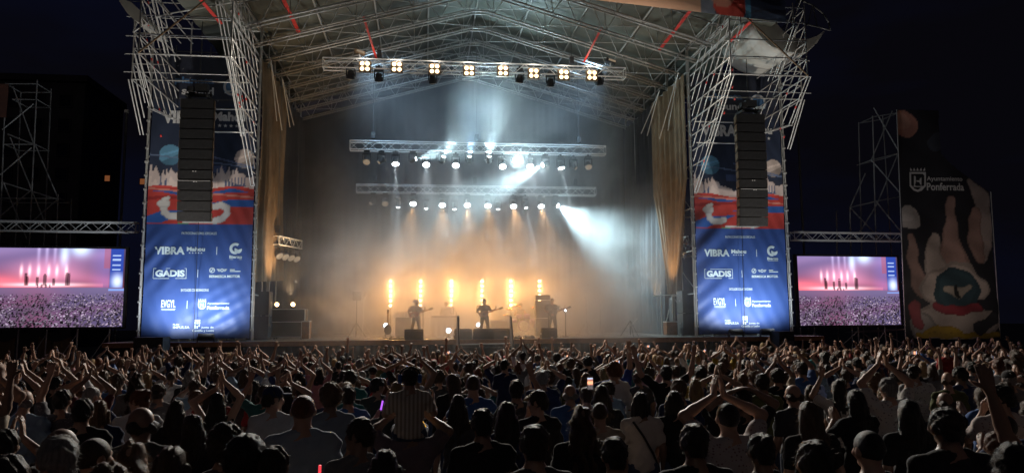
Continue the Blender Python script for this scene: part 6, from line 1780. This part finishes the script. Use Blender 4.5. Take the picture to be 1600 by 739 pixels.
PT2 = {'down': 'arms down', 'downturned': 'face turned right', 'clap': 'clapping overhead', 'claphigh': 'clapping high', 'rightup': 'right arm up', 'leftfist': 'left fist up', 'botharmsup': 'both arms up', 'clapmid': 'hands at chest',
       'phone': 'hands before face', 'wide': 'arms spread high', 'bent': 'left arm bent', 'clapface': 'clapping before face', 'headhands': 'hands on head', 'chin': 'hand at chin', 'phonehigh': 'right hand high', 'rightbent': 'right arm bent', 'slight': 'face half left', 'tankclap': 'bare-armed clapping'}
HT2 = {'short': 'short {}', 'buzz': 'cropped {}', 'bald': 'balding {}', 'curly': 'curly {}', 'long': 'long {}', 'longwavy': 'wavy {}', 'bob': 'bobbed {}', 'bun': 'bunned {}', 'pony': 'ponytailed {}'}
used_lb = {}
def depth_word(d): return 'close' if d < 8 else 'near' if d < 11 else 'midway' if d < 14.5 else 'farther'
inframe = lambda q: -25 < topy_of(q[0], q[1], q[2])[1] < 1625
fringe = [q for q in people if not inframe(q)]; people = [q for q in people if inframe(q)]
n_single = 300-NPERS-2
crowd_rest = people[n_single:] + fringe
for i, (x, d, h) in enumerate(people[:n_single]):
    _, px = topy_of(x, d, h)
    for _try in range(30):
        pose = rp_.choice(near_p if d < 10 else far_p); hr = rp_.choice(hairw); hc = rp_.choice(hcw)
        if d < 8 and hc == 'grey': hc = 'dark brown'
        if hr == 'bald' and hc in ('blond', 'reddish'): hc = 'grey'
        tp = rp_.choice(colw)
        lb = f"person in {tp}, {HT2[hr].format(hc)} hair, {PT2[pose]}, {depth_word(d)} below {land(px)}"
        if land(px).startswith('far'): lb = lb.replace('below', 'at')
        if lb not in used_lb: break
    if hr in ('long', 'longwavy', 'bob', 'bun', 'pony'): h -= 0.05
    hat = None
    if hr in ('short', 'buzz') and rp_.random() < 0.07: hat = ('cap', cloth(PAL[rp_.choice(['black', 'navy', 'white', 'red'])]))
    used_lb[lb] = 1
    o = person(VAR[pose], (x, d, gz(d)), R(rp_.uniform(-14, 14)) - math.atan2(x, 40), hr, hc, top_mat(tp), DENIM if i % 3 else DARKT, h, lb, CG, hat, rp_.uniform(.94, 1.06))
    if pose in ('phone', 'phonehigh') and rp_.random() < 0.8:
        pass
for (px, py, d, lb) in ((886, 557, 20, 'small bright phone screen left of the blue jersey'), (962, 566, 13.2, 'bright phone held before the face of the blue jersey wearer'), (1428, 551, 16, 'bright phone raised below the tall dark banner'), (1100, 549, 24, 'small lit phone below the right sponsor banner'), (1012, 541, 26, 'tiny lit phone at the stage edge right of centre'), (405, 553, 22, 'small lit phone below the left side speaker'), (700, 551, 24, 'tiny lit phone below the keyboard rig'), (1092, 607, 9.0, 'dim phone held up beside the blond person')):
    if d == 9.0: continue
    t = phone(at(px, py, y=d), 0.1, lb)
    t.rotation_euler = (0, R(90) if 'bright phone' in lb and 'small' not in lb else R(rng.uniform(0, 90)), 0.1)

# the rest of the crowd, past the first 300, as one mass
def low(me, ratio):
    return decimate(me.copy(), ratio)
lowv = {}
for k in ('down', 'clap', 'claphigh', 'rightup', 'botharmsup', 'wide', 'tankclap', 'leftfist', 'clapface', 'phonehigh'):
    me, ms, mt_, HC, HR = VAR[k]
    b = low(me, 0.22); s = low(ms, 0.16)
    cb = np.zeros(len(b.vertices)*4, dtype=np.float32)
    b.color_attributes['Col'].data.foreach_get('color', cb)
    def tris(m_):
        m_.calc_loop_triangles(); T = np.zeros(len(m_.loop_triangles)*3, dtype=np.int32); m_.loop_triangles.foreach_get('vertices', T); return T.reshape(-1, 3)
    lowv[k] = (coords(b), tris(b), cb.reshape(-1, 4)[:, :3], coords(s), tris(s), HC, HR)
lowh = {}
for k, me in HAIRS.items():
    V = coords(me); 
    m2 = low(me, 0.16); m2.calc_loop_triangles(); T = np.zeros(len(m2.loop_triangles)*3, dtype=np.int32); m2.loop_triangles.foreach_get('vertices', T)
    lowh[k] = (coords(m2), T.reshape(-1, 3))
VV, FF, CC = [], [], []; nv = 0
keys = list(lowv)
kw_ = ['down']*14+['clap']*3+['claphigh']*3+['rightup', 'botharmsup', 'wide', 'tankclap', 'leftfist', 'clapface', 'phonehigh']
for (x, d, h) in crowd_rest:
    k = rp_.choice(kw_); bV, bT, bC, sV, sT, HC, HR = lowv[k]
    hr = rp_.choice(hairw); hV, hT = lowh[hr]
    s = h/1.72; a = R(rp_.uniform(-15, 15)); Rz = np.array(Matrix.Rotation(a, 3, 'Z')); off = np.array((x, d, gz(d)))
    tone = rp_.uniform(.42, 1.08)
    for V, T, C in ((bV, bT, bC*tone), (sV, sT, np.tile(PAL[rp_.choice(colw)], (len(sV), 1))), (hV @ HR.T + HC, hT, np.tile(HC_COL[rp_.choice(hcw)], (len(hV), 1)))):
        VV.append((V*s) @ Rz.T + off); FF.append(T+nv); CC.append(C); nv += len(V)
if VV:
    o = link('crowd', np_mesh('crowd', np.concatenate(VV), np.concatenate(FF), vcol('crowd_cloth_and_skin', 0.7), True, np.concatenate(CC)))
    tag(o, 'distant mass of people with raised arms packed against the stage', None, None, 'stuff')
print('PEOPLE', NPERS, len(people), len(crowd_rest), 'crowd verts', nv)
# ------------------------------------------------------------------ stage smoke: one closed volume over the stage
sm_ = MB().box((0, 33.7, 8.0), (19.3, 21.4, 18.6))
so = sm_.build('stage_smoke', None if False else M['black'])
tag(so, 'stage smoke glowing orange near the band and blue white above', None, None, 'stuff')
vm = bpy.data.materials.new('stage_smoke'); vm.use_nodes = True
nt = vm.node_tree; nt.nodes.remove(nt.nodes['Principled BSDF'])
pv = nt.nodes.new('ShaderNodeVolumePrincipled'); pv.inputs['Color'].default_value = (0.92, 0.92, 0.92, 1); pv.inputs['Anisotropy'].default_value = 0.4
nt.links.new(pv.outputs[0], nt.nodes['Material Output'].inputs['Volume'])
tc_ = nt.nodes.new('ShaderNodeTexCoord'); sep = nt.nodes.new('ShaderNodeSeparateXYZ'); nt.links.new(tc_.outputs['Object'], sep.inputs[0])
def math_(op, a, b=None, clamp=False):
    n = nt.nodes.new('ShaderNodeMath'); n.operation = op; n.use_clamp = clamp
    for i, v in enumerate((a, b)):
        if v is None: continue
        if isinstance(v, (int, float)): n.inputs[i].default_value = v
        else: nt.links.new(v, n.inputs[i])
    return n.outputs[0]
def ramp(sock, a, b, c0, c1):
    n = nt.nodes.new('ShaderNodeMapRange'); n.interpolation_type = 'SMOOTHSTEP'
    nt.links.new(sock, n.inputs['Value'])
    for k, v in (('From Min', a), ('From Max', b), ('To Min', c0), ('To Max', c1)): n.inputs[k].default_value = v
    return n.outputs['Result']
no = nt.nodes.new('ShaderNodeTexNoise'); no.inputs['Scale'].default_value = 0.30; no.inputs['Detail'].default_value = 3.0; no.inputs['Roughness'].default_value = 0.6; no.inputs['Distortion'].default_value = 0.6
nt.links.new(tc_.outputs['Object'], no.inputs['Vector'])
cl = ramp(no.outputs['Fac'], 0.43, 0.60, 0.10, 1.0)
lowm = ramp(sep.outputs['Z'], 2.6, 9.0, 1.0, 0.0)
front = ramp(sep.outputs['Y'], 28.5, 33.2, 0.05, 1.0)
sides = math_('MULTIPLY', ramp(sep.outputs['X'], 7.0, 9.6, 1.0, 0.15), ramp(sep.outputs['X'], -9.2, -5.2, 0.30, 1.0))
top = ramp(sep.outputs['Z'], 13.5, 17.0, 1.0, 0.3)
front2 = ramp(sep.outputs['Y'], 34.6, 37.0, 0.0, 1.0)
dens = math_('ADD', math_('MULTIPLY', math_('MULTIPLY', cl, lowm), 0.19), math_('MULTIPLY', math_('ADD', math_('MULTIPLY', cl, 0.75), 0.25), 0.12))
front = math_('ADD', math_('MULTIPLY', front, lowm), math_('MULTIPLY', front2, math_('SUBTRACT', 1.0, lowm)))
dens = math_('MULTIPLY', math_('MULTIPLY', math_('MULTIPLY', dens, front), math_('MULTIPLY', sides, top)), ramp(sep.outputs['Y'], 23.1, 30.0, 0.0, 1.0))
nt.links.new(dens, pv.inputs['Density'])
so.data.materials.clear(); so.data.materials.append(vm)
